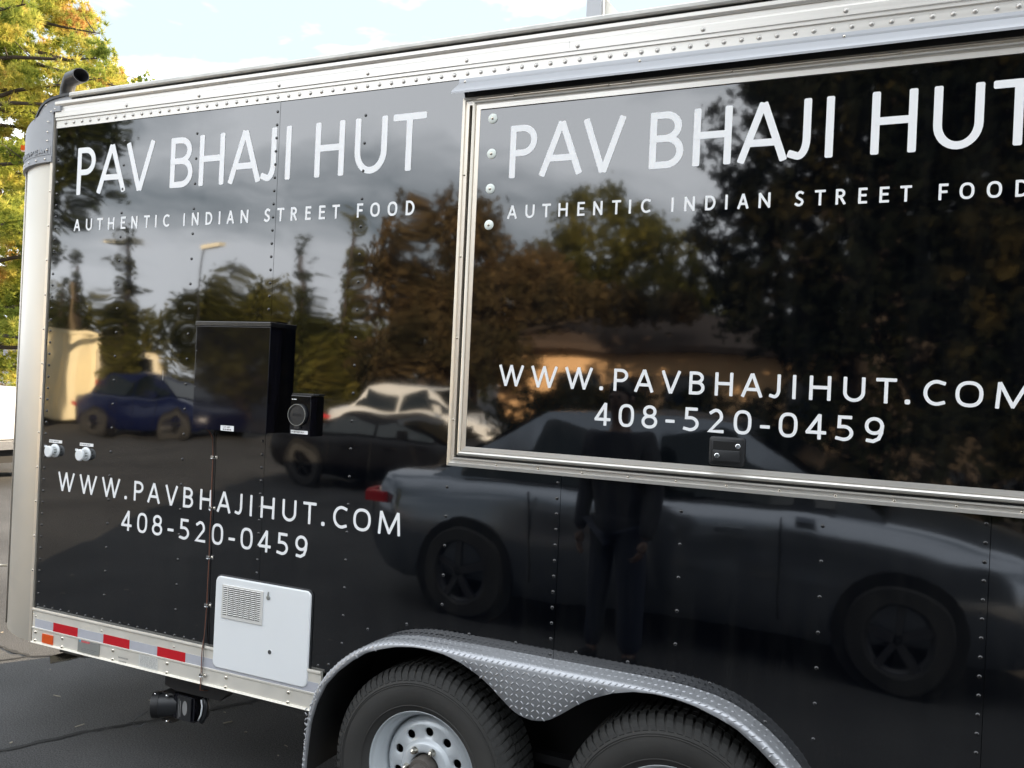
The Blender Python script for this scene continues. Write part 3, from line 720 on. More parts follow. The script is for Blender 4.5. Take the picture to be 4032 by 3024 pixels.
g = MB(); bevelled(g, lambda i: rrect(hx0 + i, hx1 - i, hz0 + i, hz1 - i, .010), YD, YD - .012, .006); g.obj('door_latch', M['handle_bl'], door, True, sharp=35)
lt = D.objects['door_latch']
w, h = hx1 - hx0, hz1 - hz0
g = MB(); g.box(hx0 + w * .12, hx0 + w * .84, YD - .0126, YD - .0118, hz0 + h * .55, hz0 + h * .84); g.obj('latch_recess', M['void'], lt)
g = MB(); bevelled(g, lambda i: rrect(hx0 + w * .12 + i, hx0 + w * .88 - i, hz0 + h * .14 + i, hz0 + h * .54 - i, .003), YD - .011, YD - .018, .002); g.obj('latch_paddle', M['handle_bl'], lt, True, sharp=35)
for fx_, fz_, yy in ((.25, .34, -.018), (.81, .70, -.0126)):
    g = MB(); g.lathe([(.0075, 0), (.0075, -.002), (.006, -.0028)], (hx0 + w * fx_, YD + yy, hz0 + h * fz_), n=16); g.obj('key_cylinder', M['chrome'], lt)
copies(scr, 'screw', [(P(1.148 + i * .1523, 0, -.014)[0], -.0142, P(0, 1.4165, -.014)[1]) for i in range(-1, 11)] , T)
copies(scr, 'screw', [(P(.8245, 0, -.014)[0], -.0142, z) for z in (1.56, 1.84, 2.12, 2.4)], T)
# piano hinge, shadow gap and drip rail above the door
xk = [.86, 1.0, 1.333, 1.408, 1.72, 1.794, 2.104, 2.18, 2.49, 2.56, 2.87]
for i, (a_, b_) in enumerate(zip(xk[:-1], xk[1:])):
    g = MB(); q0, q1 = P(a_ + .0012, 0, -.026)[0], P(b_ - .0012, 0, -.026)[0]; z = P(0, 2.6605, -.026)[1]
    g.tube([(q0, -.024, z + (.0012 if i % 2 else 0)), (q1, -.024, z + (.0012 if i % 2 else 0))], .0052, 10); g.obj('hinge_knuckle', M['hinge'], T, True, sharp=50)
g = MB(); g.box(.83, 2.90, -.014, -.001, 2.655, 2.724); g.obj('drip_shade', M['handle_bl'], T)  # black sheet stands in for the shadow under the drip rail
dp = [(-.0045, 2.738), (-.020, 2.738), (-.0215, 2.728), (-.0215, 2.721), (-.050, 2.703), (-.054, 2.697), (-.054, 2.690), (-.050, 2.690), (-.048, 2.697), (-.018, 2.715), (-.016, 2.732), (-.0045, 2.732)]
g = MB(); n = len(dp)
V = []; 
for (xa, k) in ((.787, 1), (DX1 + .10, 1)):
    for (y, z) in dp:
        flare = max(0, -y - .022) * (0.9 if xa < 1 else -.9)
        V.append((P(xa, 0, y)[0] - flare, y, P(0, z, y)[1] - .0)) 
g.add(V, [(i, (i + 1) % n, (i + 1) % n + n, i + n) for i in range(n)] + [tuple(range(n)), tuple(range(2 * n - 1, n - 1, -1))]); g.obj('drip_rail', M['drip'], T)
copies(scr, 'screw', [(P(x, 0, -.021)[0], -.0213, P(0, 2.7265, -.021)[1]) for x in (.81, 1.43, 2.03, 2.6)], T)

# electrical box
def el_box():
    y = -.075; x0, x1, z0, z1 = -.290, .0765, 1.4615, 1.8795
    g = MB(); g.box(x0 + .005, x1 - .006, -.066, -.001, z0 + .003, z1 - .004); g.obj('electrical_box', M['box_black'], T); eb = D.objects['electrical_box']
    g = MB(); bevelled(g, lambda i: rrect(x0 + .002 + i, x1 - .001 - i, z0 + i, z1 - .0175 - i, .0015, 2), -.066, y, .0012); g.obj('box_cover', M['box_black'], eb)
    g = MB(); g.box(x0 - .002, x1 + .001, -.077, -.001, z1 - .0165, z1 + .0015); o_ = g.obj('box_hood', M['rivet_black'], eb); bv = o_.modifiers.new('b', 'BEVEL'); bv.width = .002; bv.segments = 2
    g = MB(); g.box(x0 + .02, x1 - .01, -.030, -.001, z1 + .002, z1 + .008); g.obj('reflected_lip', M['box_black'], eb)  # lip shaped after the box's reflection in the skin, no real flange
    for yy_ in (-.052, -.028):
        g = MB(); g.box(x1 - .006, x1 - .0045, yy_ - .001, yy_ + .001, z0 + .01, z1 - .03); g.obj('side_fold', M['rivet_black'], eb)
    g = MB(); g.box(-.1430, -.0775, y - .0006, y, 1.4625, 1.4830); g.obj('label_plate', M['vinyl'], eb)
    small_text('125 AMP', -.130, 1.4742, .0062, y - .0008, 'fine_print', M['print_grey'], eb, t=.2)
    b = MB(); x = -.131
    for wv in (.008, .006, .011, .007): b.box(x, x + wv, y - .0008, y - .0007, 1.4655, 1.4705); x += wv + .0025
    b.obj('fine_print', M['print_grey'], eb)
    copies(dome_mesh('small_screw', .003, .002, M['rivet_black']), 'screw', [(x0 + .008, y - .0002, 1.765), (x0 + .008, y - .0002, 1.625), (.0, y - .0002, 1.466)], eb)
el_box()
def inlet():
    x0, x1, z0, z1 = .156, .2495, 1.4625, 1.6125; y = -.040
    g = MB(); bevelled(g, lambda i: rrect(x0 + i, x1 - i, z0 + i, z1 - i, .003, 2), -.001, y, .002); g.obj('power_inlet', M['box_black'], T); pi_ = D.objects['power_inlet']
    g = MB(); g.box(x0 + .004, x1 + .006, y + .004, -.001, z1 + .001, z1 + .007); g.obj('inlet_hood', M['handle_bl'], pi_)
    cx, cz = .196, 1.541
    g = MB(); g.lathe([(.0405, .004), (.0405, -.009), (.0385, -.012), (.0355, -.012), (.0355, -.009), (.005, -.010)], (cx, y, cz), n=36); g.obj('inlet_cap', M['handle_bl'], pi_, True, sharp=30)
    g = MB(); N_ = 36
    g.add([(cx + r * math.cos(2 * PI * k / N_), y - .0126, cz + r * math.sin(2 * PI * k / N_)) for r in (.0385, .0402) for k in range(N_)], [(k, (k + 1) % N_, (k + 1) % N_ + N_, k + N_) for k in range(N_)]); g.obj('cap_ring', M['plate_grey'], pi_)
    g = MB(); g.box(cx - .012, cx + .012, y - .010, y, 1.490, 1.499); g.obj('inlet_catch', M['handle_bl'], pi_)
    b = MB(); x = cx - .022
    for wv in (.007, .008, .007, .006, .007): b.box(x, x + wv * .8, y - .0110, y - .0102, cz - .005, cz + .005); x += wv + .0018
    b.obj('raised_lettering', M['black_matte'], pi_)
    g = MB(); g.box(x0 + .008, x1 - .008, y - .0006, y - .00005, 1.4705, 1.4835); g.obj('label_plate', M['vinyl'], pi_)
    small_text('50 AMP/240V INLET', x0 + .011, 1.4745, .0052, y - .0008, 'fine_print', M['print_dark'], pi_, wid=.5, t=.2)
    b = MB(); x = x0 + .006
    for wv in (.006, .014): b.box(x, x + wv, y - .0005, y - .0001, 1.5965, 1.5995); x += wv + .002
    b.obj('fine_print', M['vinyl'], pi_)
inlet()
# water inlets: translucent white caps
for cx, cz, txt in ((-1.166, 1.3065, 'WATER TANK INLET'), (-.972, 1.3055, 'CITY WATER INLET')):
    g = MB(); g.lathe([(.030, -.0005), (.030, -.004), (.026, -.007)], (cx + .012, 0, cz), n=28); g.obj('water_inlet', M['white_pl'], T, True, sharp=35); wi = g and [o for o in T.children if o.name.startswith('water_inlet')][-1]
    g = MB(); g.lathe([(.018, -.006), (.018, -.020), (.017, -.022)], (cx + .012, 0, cz), n=20); g.obj('inlet_neck', M['plate_grey'], wi, True, sharp=35)
    for k in range(10):
        t = 2 * PI * k / 10; g = MB(); g.box(cx + .012 + .019 * math.cos(t) - .002, cx + .012 + .019 * math.cos(t) + .002, -.020, -.008, cz + .019 * math.sin(t) - .002, cz + .019 * math.sin(t) + .002); g.obj('neck_rib', M['white_pl'], wi)
    g = MB(); g.lathe([(.023, -.021), (.025, -.024), (.025, -.031), (.021, -.034)], (cx + .008, 0, cz - .003), n=28); g.obj('inlet_cap', M['white_pl'], wi, True, sharp=35)
    g = MB(); g.box(cx - .018, cx - .008, -.031, -.025, cz + .014, cz + .023); g.obj('cap_tab', M['white_pl'], wi)
    g = MB(); g.box(cx - .028, cx + .054, -.0013, -.0003, cz + .034, cz + .047); g.obj('label_plate', M['vinyl'], wi)
    small_text(txt, cx - .0245, cz + .0375, .0058, -.0015, 'fine_print', M['print_dark'], wi, wid=.5, t=.2)
# small scratch
g = MB(); g.add([(-.535, -.0003, 1.685), (-.533, -.0003, 1.685), (-.531, -.0003, 1.642), (-.536, -.0003, 1.642)], [(0, 1, 2, 3)]); g.obj('scratch', M['print_grey'], T)
# cable with clips down the side
g = MB(); g.tube([(-.262, -.03, 1.462), (-.255, -.012, 1.445), (-.247, -.005, 1.42), (-.2425, -.0035, 1.349), (-.243, -.0035, 1.25), (-.2395, -.0035, 1.147), (-.2415, -.0035, 1.05), (-.239, -.0035, .952), (-.2405, -.0035, .85), (-.2395, -.0035, .762), (-.240, -.008, .65), (-.240, -.018, .58), (-.2395, -.018, .486), (-.239, -.020, .43), (-.236, .02, .415)], .0019, 6)
g.obj('cable', M['wire'], T, True)
g = MB(); g.tube([(-.250, -.03, 1.462), (-.240, -.005, 1.43), (-.2345, -.0035, 1.349), (-.235, -.0035, 1.25), (-.2325, -.0035, 1.147), (-.2345, -.0035, .952), (-.2335, -.0035, .762), (-.2335, -.016, .59), (-.2325, -.018, .486), (-.232, -.020, .435), (-.230, .02, .42)], .0014, 6)
g.obj('cable', M['seal'], T, True)
for x, z, y in ((-.236, 1.349, 0), (-.2345, 1.147, 0), (-.2345, .952, 0), (-.2335, .762, 0), (-.2325, .489, -.012)):
    g = MB(); g.tube([(x - .011, y - .004, z - .006), (x - .011, y - .011, z - .006), (x - .002, y - .012, z - .006), (x + .002, y - .004, z - .006)], .0015, 5); g.box(x - .012, x + .001, y - .0115, y - .009, z - .007, z + .006); g.box(x + .001, x + .016, y - .0025, y - .0005, z - .007, z + .006); g.obj('cable_clip', M['chrome'], T)
    cl = [o for o in T.children if o.name.startswith('cable_clip')][-1]
    o = copies(scr, 'screw', [(x + .009, y - .0025, z)], cl)[0]; o.scale = (1.2, 1.4, 1.2)

# white access hatch
hq = lambda x, z: P(x, z, 0)
Hx0, Hx1, Hz0, Hz1 = -.189, .268, .530, .8875; Yh = -.014
g = MB(); bevelled(g, lambda i: rrect(Hx0 + i, Hx1 - i, Hz0 + i, Hz1 - i, .022, 6), -.0005, Yh, .004); g.obj('access_hatch', M['white_pl'], T); ht = D.objects['access_hatch']
g = MB(); bevelled(g, lambda i: rrect(-.152 + i, .049 - i, .729 + i, .8590 - i, .002, 2), Yh, Yh - .004, .001); g.obj('vent_grille', M['grille_pl'], ht); vg = D.objects['vent_grille']
g = MB()
for c in range(7):
    x0 = -.146 + c * .0272
    for r_ in range(15): 
        z0 = .7430 + r_ * .00745; w_ = .0235 if c < 6 else .020
        if c == 0: x_a = x0 + .002; w2 = .018
        else: x_a = x0; w2 = w_
        g.box(x_a, x_a + w2, Yh - .0048, Yh - .0039, z0, z0 + .0046)
g.obj('slot', M['void'], vg, kind='stuff')
g = MB()
for c in range(7):
    x0 = -.146 + c * .0272
    for r_ in range(15):
        z0 = .7430 + r_ * .00745
        g.add([(x0 + .001, Yh - .004, z0 + .0056), (x0 + .024, Yh - .004, z0 + .0056), (x0 + .022, Yh - .0062, z0 + .0036), (x0 + .003, Yh - .0062, z0 + .0036)], [(0, 1, 2, 3)])
g.obj('louvre', M['grille_pl'], vg, kind='stuff')
g = MB(); g.lathe([(.0085, 0), (.0085, -.003), (.005, -.004)], (.0732, Yh, .8385), n=18); g.obj('hatch_lock', M['plate_grey'], ht, True, sharp=35)
g = MB(); g.box(.0720, .0744, Yh - .0052, Yh - .0006, .840, .861); g.obj('lock_tab', M['plate_grey'], ht)
g = MB(); g.lathe([(.0085, 0), (.0085, -.0012), (.0005, -.0014)], (.0910, Yh, .6345), n=18); g.obj('hatch_hole', M['print_dark'], ht)
g = MB(); g.lathe([(.0105, 0), (.0105, -.0009), (.0086, -.0012)], (.0910, Yh, .6345), n=18); g.obj('hole_collar', M['white_pl'], ht)
g = MB(); bevelled(g, lambda i: rrect(Hx0 - .004 + i, Hx1 + .005 - i, Hz0 - .003 + i, Hz1 + .005 - i, .024, 6), -.0003, -.006, .002); g.obj('hatch_gasket', M['seal'], T, True, sharp=50)

# fender
NF = 60; YFF = -.10
FO = mirror(resample(fo, NF)); FI = mirror(resample(fi, NF))
V = []; F = []
secs = 8
for o_, i_ in zip(FO, FI):
    d = (i_ - o_); wd = d.length; dn = d.normalized(); r = min(.020, wd * .75)
    row = [(o_, 0.0), (o_, YFF + r)]
    for k in (1, 2, 3): a = k * PI / 6; row.append((o_ + dn * r * (1 - math.cos(a)), YFF + r * (1 - math.sin(a))))
    row += [(i_ - dn * .001, YFF), (i_, YFF + .001), (i_, YFF + .012)]
    V += [(q.x, y, q.y) for q, y in row]
m_ = len(FO)
for i in range(m_ - 1):
    for j in range(secs - 1): F.append((i * secs + j, i * secs + j + 1, (i + 1) * secs + j + 1, (i + 1) * secs + j))
g = MB(); g.add(V, F); g.obj('fender', M['fender'], T, True, sharp=60); fen = D.objects['fender']
g = MB(); V = []
for o_ in FO: V += [(o_.x, 0, o_.y), (o_.x, YFF + .021, o_.y - .0)]
# dark liner inside the wheel arch
V = []; F = []
for o_, i_ in zip(FO, FI):
    dn = (i_ - o_).normalized(); q = o_ + dn * .004
    V += [(q.x, .29, q.y), (q.x, YFF + .022, q.y)]
for i in range(m_ - 1): F.append((2 * i, 2 * i + 1, 2 * i + 3, 2 * i + 2))
g = MB(); g.add(V, F); g.obj('wheel_well', M['void'], T)
g = MB(); g.box(.30, 2.12, .285, .30, .30, .84); g.obj('wheel_well_back', M['void'], T)
# raised tread pattern
def inpoly(x, z):
    if x > XC: x = 2 * XC - x
    zi = None; zo = fender_z(x)
    for a, b in zip(fi[:-1], fi[1:]):
        if a[0] <= x <= b[0]: zi = a[1] + (b[1] - a[1]) * (x - a[0]) / max(1e-6, b[0] - a[0])
    if zi is None: return x < .34 and x > .325 and z < .5 and z > .25
    return zi + .003 < z < zo - .017
def tread_bump(g, c, u, nrm, L=.0084, W=.0027, H=.0018):
    v = nrm.cross(u).normalized(); c = Vector(c); V = []
    for a, b, h in ((-1, 0, 0), (-.55, .8, 0), (0, 1, 0), (.55, .8, 0), (1, 0, 0), (.55, -.8, 0), (0, -1, 0), (-.55, -.8, 0)): V.append(c + u * a * L + v * b * W)
    for a, b in ((-.6, 0), (0, .35), (.6, 0), (0, -.35)): V.append(c + u * a * L + v * b * W + nrm * H)
    g.add(V, [(0, 1, 8), (1, 2, 9, 8), (2, 3, 10, 9), (3, 4, 10), (4, 5, 10), (5, 6, 11, 10), (6, 7, 8, 11), (7, 0, 8), (8, 9, 10, 11)])
g = MB(); nY = Vector((0, -1, 0)); pt = .0185
for i in range(-10, 140):
    for j in range(-2, 44):
        # plate pattern turned to follow the top edge
        x = .30 + i * pt; z = .22 + j * pt
        if inpoly(x, z):
            s_ = 1 if (i + j) % 2 else -1
            u = Vector((math.cos(PI / 4), 0, s_ * math.sin(PI / 4))); tread_bump(g, (x, YFF - .0001, z), u, nY)
# on the rounded outer edge and narrow legs
acc = 0
for k in range(1, m_ - 1):
    o_, i_ = FO[k], FI[k]; acc += (FO[k] - FO[k - 1]).length
    if acc < .016: continue
    acc = 0; d = (i_ - o_); wd = d.length; dn = d.normalized(); r = min(.020, wd * .75); tg = Vector((FO[k + 1].x - FO[k - 1].x, 0, FO[k + 1].y - FO[k - 1].y)).normalized()
    nr = Vector((-dn.x, 0, -dn.y)); 
    for ang, sg in ((60, 1), (15, -1)):
        a = math.radians(ang); q = o_ + dn * r * (1 - math.cos(a)); y = YFF + r * (1 - math.sin(a))
        nn = (nr * math.cos(a) + nY * math.sin(a)).normalized(); side = nn.cross(tg).normalized()
        tread_bump(g, (q.x, y, q.y), (tg + side * sg).normalized(), nn, .008)
    q = o_; side = Vector((0, 1, 0))
    for yy, sg in ((-.055, 1), (-.03, -1), (-.008, 1)):
        tread_bump(g, (q.x, yy, q.y), (tg + side * sg).normalized(), nr, .008)
g.obj('tread_bump', M['fender'], fen, True, kind='stuff')

# wheels
def wheel(cx, cz, rot):
    e = D.objects.new('wheel', None); link(e, T); e.location = (cx, 0, cz); e.rotation_euler = (0, rot, 0)
    g = MB(); tp = [(.205, -.058), (.212, -.066), (.235, -.078), (.265, -.084), (.295, -.083), (.315, -.077), (.332, -.064), (.343, -.045), (.3445, .0), (.3445, .06), (.343, .105), (.332, .124), (.30, .138), (.25, .138), (.205, .12)]
    g.lathe(tp, (0, 0, 0), n=72, caps=False); g.obj('tyre', M['rubber'], e, True); ty = e.children[-1]
    g = MB()
    for rr, yy, h in ((.229, -.0765, .0016), (.300, -.0832, .0016), (.306, -.0815, .0014)):
        g.lathe([(rr - .0022, yy), (rr, yy - h), (rr + .0022, yy)], (0, 0, 0), n=72) if 0 else g.add([(r2 * math.cos(2 * PI * k / 72), y2, r2 * math.sin(2 * PI * k / 72)) for r2, y2 in ((rr - .0022, yy + .0006), (rr, yy - h), (rr + .0022, yy + .0006)) for k in range(72)], [(a * 72 + k, a * 72 + (k + 1) % 72, (a + 1) * 72 + (k + 1) % 72, (a + 1) * 72 + k) for a in (0, 1) for k in range(72)])
    g.obj('sidewall_ridge', M['rubber'], ty, True)
    g = MB(); n = 76
    for k in range(n):
        a0 = 2 * PI * k / n; a1 = a0 + 2 * PI / n * .70
        rows = [(.3155, -.0785, 0), (.327, -.0735, .012), (.341, -.060, .024), (.3515, -.040, .034), (.3535, -.012, .044)]
        V = []
        for r_, y_, sk in rows:
            for a in (a0, a1): V.append((r_ * math.cos(a + sk), y_, r_ * math.sin(a + sk)))
        for r_, y_, sk in rows:
            for a in (a0, a1): V.append(((r_ - .012) * math.cos(a + sk), y_ + .004, (r_ - .012) * math.sin(a + sk)))
        F = [(2 * q, 2 * q + 1, 2 * q + 3, 2 * q + 2) for q in range(4)] + [(2 * q, 2 * q + 2, 12 + 2 * q, 10 + 2 * q) for q in range(4)] + [(2 * q + 1, 11 + 2 * q, 13 + 2 * q, 2 * q + 3) for q in range(4)] + [(0, 10, 11, 1)]
        g.add(V, F)
    for y0, y1 in ((-.006, .022), (.028, .062), (.068, .1)):
        for k in range(n):
            a0 = 2 * PI * (k + .3) / n; a1 = a0 + 2 * PI / n * .72
            V = [(r_ * math.cos(a), y, r_ * math.sin(a)) for r_ in (.344, .3535) for y in (y0, y1) for a in (a0, a1)]
            g.add(V, [(0, 1, 3, 2), (4, 6, 7, 5), (0, 4, 5, 1), (2, 3, 7, 6), (0, 2, 6, 4), (1, 5, 7, 3)])
    g.obj('tread_block', M['tread'], ty, kind='stuff')
    g = MB()
    lip = [(.199, -.052), (.2035, -.060), (.2055, -.060), (.2065, -.056), (.203, -.048), (.196, -.046), (.193, -.040), (.191, -.020), (.183, -.012), (.176, -.006), (.173, .010), (.170, .03), (.165, .03), (.160, .012)]
    n = 72; V = [(r_ * math.cos(2 * PI * k / n), y_, r_ * math.sin(2 * PI * k / n)) for r_, y_ in lip for k in range(n)]
    g.add(V, [(i * n + k, i * n + (k + 1) % n, (i + 1) * n + (k + 1) % n, (i + 1) * n + k) for i in range(1, len(lip) - 1) for k in range(n)])
    g.obj('rim', M['rim'], e, True); rm = e.children[-1]
    # disc with ten real holes
    g = MB(); prof = [(.166, .016), (.163, .004), (.155, -.006), (.143, -.010)]
    def ring(profile, n=80):
        V = [(r_ * math.cos(2 * PI * k / n), y_, r_ * math.sin(2 * PI * k / n)) for r_, y_ in profile for k in range(n)]
        g.add(V, [(i * n + k, i * n + (k + 1) % n, (i + 1) * n + (k + 1) % n, (i + 1) * n + k) for i in range(len(profile) - 1) for k in range(n)])
    ring(prof)
    def yy(r_): return -.010 + (.143 - r_) / .045 * (-.006)
    for s_ in range(10):
        am = math.radians(17 + 36 * s_); ra, rb, ha = .143, .098, math.radians(18); n4 = 6
        bd = []
        for i in range(n4): bd.append((rb, -ha + 2 * ha * i / n4))
        for i in range(n4): bd.append((rb + (ra - rb) * i / n4, ha))
        for i in range(n4): bd.append((ra, ha - 2 * ha * i / n4))
        for i in range(n4): bd.append((ra - (ra - rb) * i / n4, -ha))
        V = []; m4 = len(bd)
        for r_, a in bd: V.append((r_ * math.cos(am + a), yy(r_), r_ * math.sin(am + a)))
        hc = .1205; rr = .0165
        cpos = Vector((hc * math.cos(am), hc * math.sin(am)))
        for (lvl, rad) in ((0, rr + .002), (.0012, rr), (.008, rr - .001)):
            for r_, a in bd:
                p = Vector((r_ * math.cos(am + a), r_ * math.sin(am + a))); d = (p - cpos).normalized(); q = cpos + d * rad
                V.append((q.x, yy(hc) + lvl, q.y))
        F = [(l * m4 + i, l * m4 + (i + 1) % m4, (l + 1) * m4 + (i + 1) % m4, (l + 1) * m4 + i) for l in range(3) for i in range(m4)]
        g.add(V, F)
    ring([(.098, -.016), (.094, -.020), (.088, -.028), (.083, -.031), (.062, -.031), (.055, -.029), (.052, -.022), (.052, .01)])
    g.obj('wheel_disc', M['rim'], rm, True)
    for k in range(6):
        a = math.radians(5 + 60 * k); lx, lz = .0695 * math.cos(a), .0695 * math.sin(a)
        g = MB(); g.lathe([(.0135, -.030), (.0125, -.033), (.0095, -.0380), (.0095, -.045), (.0085, -.048), (.0055, -.050), (.0055, -.053), (.003, -.055)], (lx, 0, lz), n=10); g.obj('lug_nut', M['zinc'], rm, True, sharp=35)
    g = MB(); g.lathe([(.047, .02), (.047, -.055), (.044, -.062), (.032, -.064), (.031, -.066), (.031, -.095), (.028, -.098), (.024, -.096)], (0, 0, 0), n=36); g.obj('hub_cap', M['hub'], e, True, sharp=35)
    g = MB(); g.lathe([(.155, .05), (.155, .09)], (0, 0, 0), n=36); g.obj('brake_drum', M['void'], e)
    return e
wheel(.790, .358, 0); wheel(1.645, .368, .35)
g = MB(); g.box(.72, .86, .30, 2.2, .30, .42); g.box(1.58, 1.72, .30, 2.2, .30, .42); g.obj('axle', M['black_matte'], T)
g = MB(); g.tube([(1.10, .16, .42), (1.42, .14, .36)], .008, 6); g.box(.9, 1.5, .13, .17, .40, .43); g.obj('spring_hanger', M['black_matte'], T)

# waste valve under the frame
vv = D.objects.new('waste_valve', None); link(vv, T); vv.location = (-.42, .08, .30)
def vobj(g, name, m, **k):
    o = g.obj(name, m, vv, **k); o.matrix_parent_inverse = Matrix.Translation((.42, -.08, -.30)); return o
g = MB(); g.prism([(-.492, .441), (-.115, .441), (-.20, .372), (-.24, .372), (-.43, .37), (-.492, .384)], .045, .10); vobj(g, 'valve_bracket', M['black_matte'])
g = MB(); g.box(-.445, -.33, .05, .13, .255, .355); vobj(g, 'valve_body', M['box_black'])
g = MB(); g.box(-.418, -.345, .043, .049, .258, .352); vobj(g, 'valve_label', M['handle_bl'])
g = MB(); q = [(-.3765 + .013 * math.cos(t * PI / 10) , .0428, .309 + .030 * math.sin(t * PI / 10)) for t in range(20)]; g.add(q, [tuple(range(20))]); vobj(g, 'valve_logo', M['print_grey'])
g = MB(); g.box(-.402, -.399, .0424, .0430, .270, .335); g.box(-.410, -.408, .0424, .0430, .262, .342); vobj(g, 'fine_print', M['print_grey'])
g = MB(); g.tube([(-.445, .09, .30), (-.50, .065, .295), (-.525, .05, .292)], [.048, .050, .050], 24); vobj(g, 'valve_pipe', M['handle_bl'], smooth=True, sharp=40)
g = MB(); g.tube([(-.520, .055, .2925), (-.545, .040, .2905)], [.054, .052], 24); vobj(g, 'valve_cap', M['black_matte'], smooth=True, sharp=40)
dirn = Vector((-.8, -.55, -.06)).normalized(); u1 = dirn.orthogonal().normalized(); u2 = dirn.cross(u1); cc = Vector((-.548, .038, .290))
g = MB(); g.tube([cc + (u1 * math.cos(t) + u2 * math.sin(t)) * .040 for t in [2 * PI * k / 24 for k in range(25)]], .0022, 6, False); vobj(g, 'cap_loop', M['plate_grey'], smooth=True)
g = MB(); g.tube([(-.565, .03, .262), (-.600, .01, .240), (-.612, .0, .220), (-.600, .0, .203), (-.580, .005, .202), (-.560, .02, .222)], .0022, 6); vobj(g, 'cap_strap', M['handle_bl'], smooth=True)
g = MB(); g.box(-.505, -.44, .045, .12, .343, .353); g.box(-.50, -.445, .045, .12, .232, .24); vobj(g, 'valve_flange', M['black_matte'])
for x, z in ((-.532, .338), (-.468, .344), (-.462, .240)):
    g = MB(); g.lathe([(.0055, 0), (.0055, -.012), (.003, -.014)], (x, .045, z), n=10); vobj(g, 'valve_bolt', M['chrome'])
g = MB(); g.tube([(-.33, .08, .305), (-.305, .075, .306)], .004, 8); vobj(g, 'valve_rod', M['chrome'])
g = MB(); g.tube([(-.306, .06, .352), (-.300, .06, .325), (-.305, .06, .29), (-.318, .06, .265)], .0035, 6); vobj(g, 'pull_edge', M['white_pl'], smooth=True)
g = MB(); g.tube([(-.303, .075, .356), (-.292, .075, .325), (-.298, .075, .285), (-.315, .075, .255)], .011, 8); vobj(g, 'pull_handle', M['handle_bl'], smooth=True)

# jack foot
g = MB(); g.add([(-1.135, .005, .400), (-1.085, -.03, .390), (-1.03, .01, .402), (-1.00, .12, .408), (-1.10, .12, .408)], [(0, 1, 2, 3, 4)]); o = g.obj('jack_foot', M['zinc'], T); s_ = o.modifiers.new('s', 'SOLIDIFY'); s_.thickness = .006
g = MB(); g.box(-1.12, -.98, .04, .16, .413, .442); g.obj('jack_arm', M['black_matte'], T)
# roof bracket
g = MB(); g.box(1.190, 1.243, .145, .20, 2.955, 3.75); g.obj('roof_bracket', M['drip'], T); rb = D.objects['roof_bracket']
g = MB(); g.prism([(1.245, 2.885), (1.365, 2.885), (1.255, 3.02), (1.245, 3.75)], .17, .176); g.obj('bracket_gusset', M['rail_white'], rb)
g = MB(); g.box(1.188, 1.245, .143, .202, 2.949, 2.9545); g.obj('bracket_foot', M['plate_grey'], rb)
g = MB(); g.box(1.20, 1.23, .202, .26, 2.89, 3.3); g.obj('bracket_leg', M['drip'], rb)
# exhaust elbow on the roof
g = MB(); q0 = Vector((-1.395, .16, 2.86)); path = [q0, (-1.395, .16, 2.955), (-1.385, .155, 2.985), (-1.360, .145, 3.010), (-1.335, .134, 3.020)]
g.tube(path, .031, 20); g.obj('exhaust_elbow', M['seal'], T, True, sharp=50); ex = D.objects['exhaust_elbow']
g = MB(); a_ = Vector((-1.345, .138, 3.016)); d_ = Vector((1.0, -.10, .10)).normalized()
uu = d_.orthogonal().normalized(); ww = d_.cross(uu); N_ = 28; V = []
endp = a_ + d_ * .080; cutn = (d_ + Vector((.0, -.35, -.0))).normalized()
for k in range(N_):
    t = 2 * PI * k / N_; off = (uu * math.cos(t) + ww * math.sin(t)) * .0335; V.append(a_ + off)
for rad in (.0335, .0305):
    for k in range(N_):
        t = 2 * PI * k / N_; off = (uu * math.cos(t) + ww * math.sin(t)) * rad; l = ((endp - a_ - off).dot(cutn)) / d_.dot(cutn); V.append(a_ + off + d_ * l)
for k in range(N_):
    t = 2 * PI * k / N_; off = (uu * math.cos(t) + ww * math.sin(t)) * .0300; V.append(a_ + off + d_ * .01)
g.add(V, [(l * N_ + k, l * N_ + (k + 1) % N_, (l + 1) * N_ + (k + 1) % N_, (l + 1) * N_ + k) for l in range(3) for k in range(N_)] + [tuple(3 * N_ + k for k in range(N_))]); g.obj('exhaust_tip', simple('grey_black_pipe', (.022, .023, .027), .4), ex, True, sharp=50)
g = MB(); g.lathe([(.036, 0), (.036, .03)], (-1.395, .16, 2.895), 'Z', 24); g.obj('exhaust_collar', M['seal'], ex)

# ================================================================== THINGS AROUND
def wheel_simple(parent, x, y, r, w, side, m_rim):
    g = MB(); g.lathe([(r * .62, 0), (r * .66, -.02 * side), (r * .93, -.015 * side), (r, .03 * side), (r, w * side), (r * .6, w * side)], (x, y, r), n=28, caps=False); g.obj('wheel', M['rubber'], parent, True, sharp=50); wv = [o for o in parent.children if o.name.startswith('wheel')][-1]
    g = MB(); g.lathe([(r * .62, .06 * side), (.01, .06 * side)], (x, y, r), n=28); g.obj('wheel_back', M['void'], wv)
    g = MB(); g.lathe([(r * .62, 0), (r * .60, .02 * side), (r * .54, .035 * side), (r * .54, .05 * side)], (x, y, r), n=28, caps=False); g.lathe([(r * .13, .0), (r * .10, -.006 * side)], (x, y + .01 * side, r), n=12)
    for k in range(5):
        a = 2 * PI * k / 5 + .3; d = Vector((math.cos(a), 0, math.sin(a))); g.obox((x + d.x * r * .32, y + .012 * side, r + d.z * r * .32), (d, Vector((0, 1, 0)), d.cross(Vector((0, 1, 0)))), (r * .30, .010, r * .075))
    g.obj('rim', m_rim, wv)
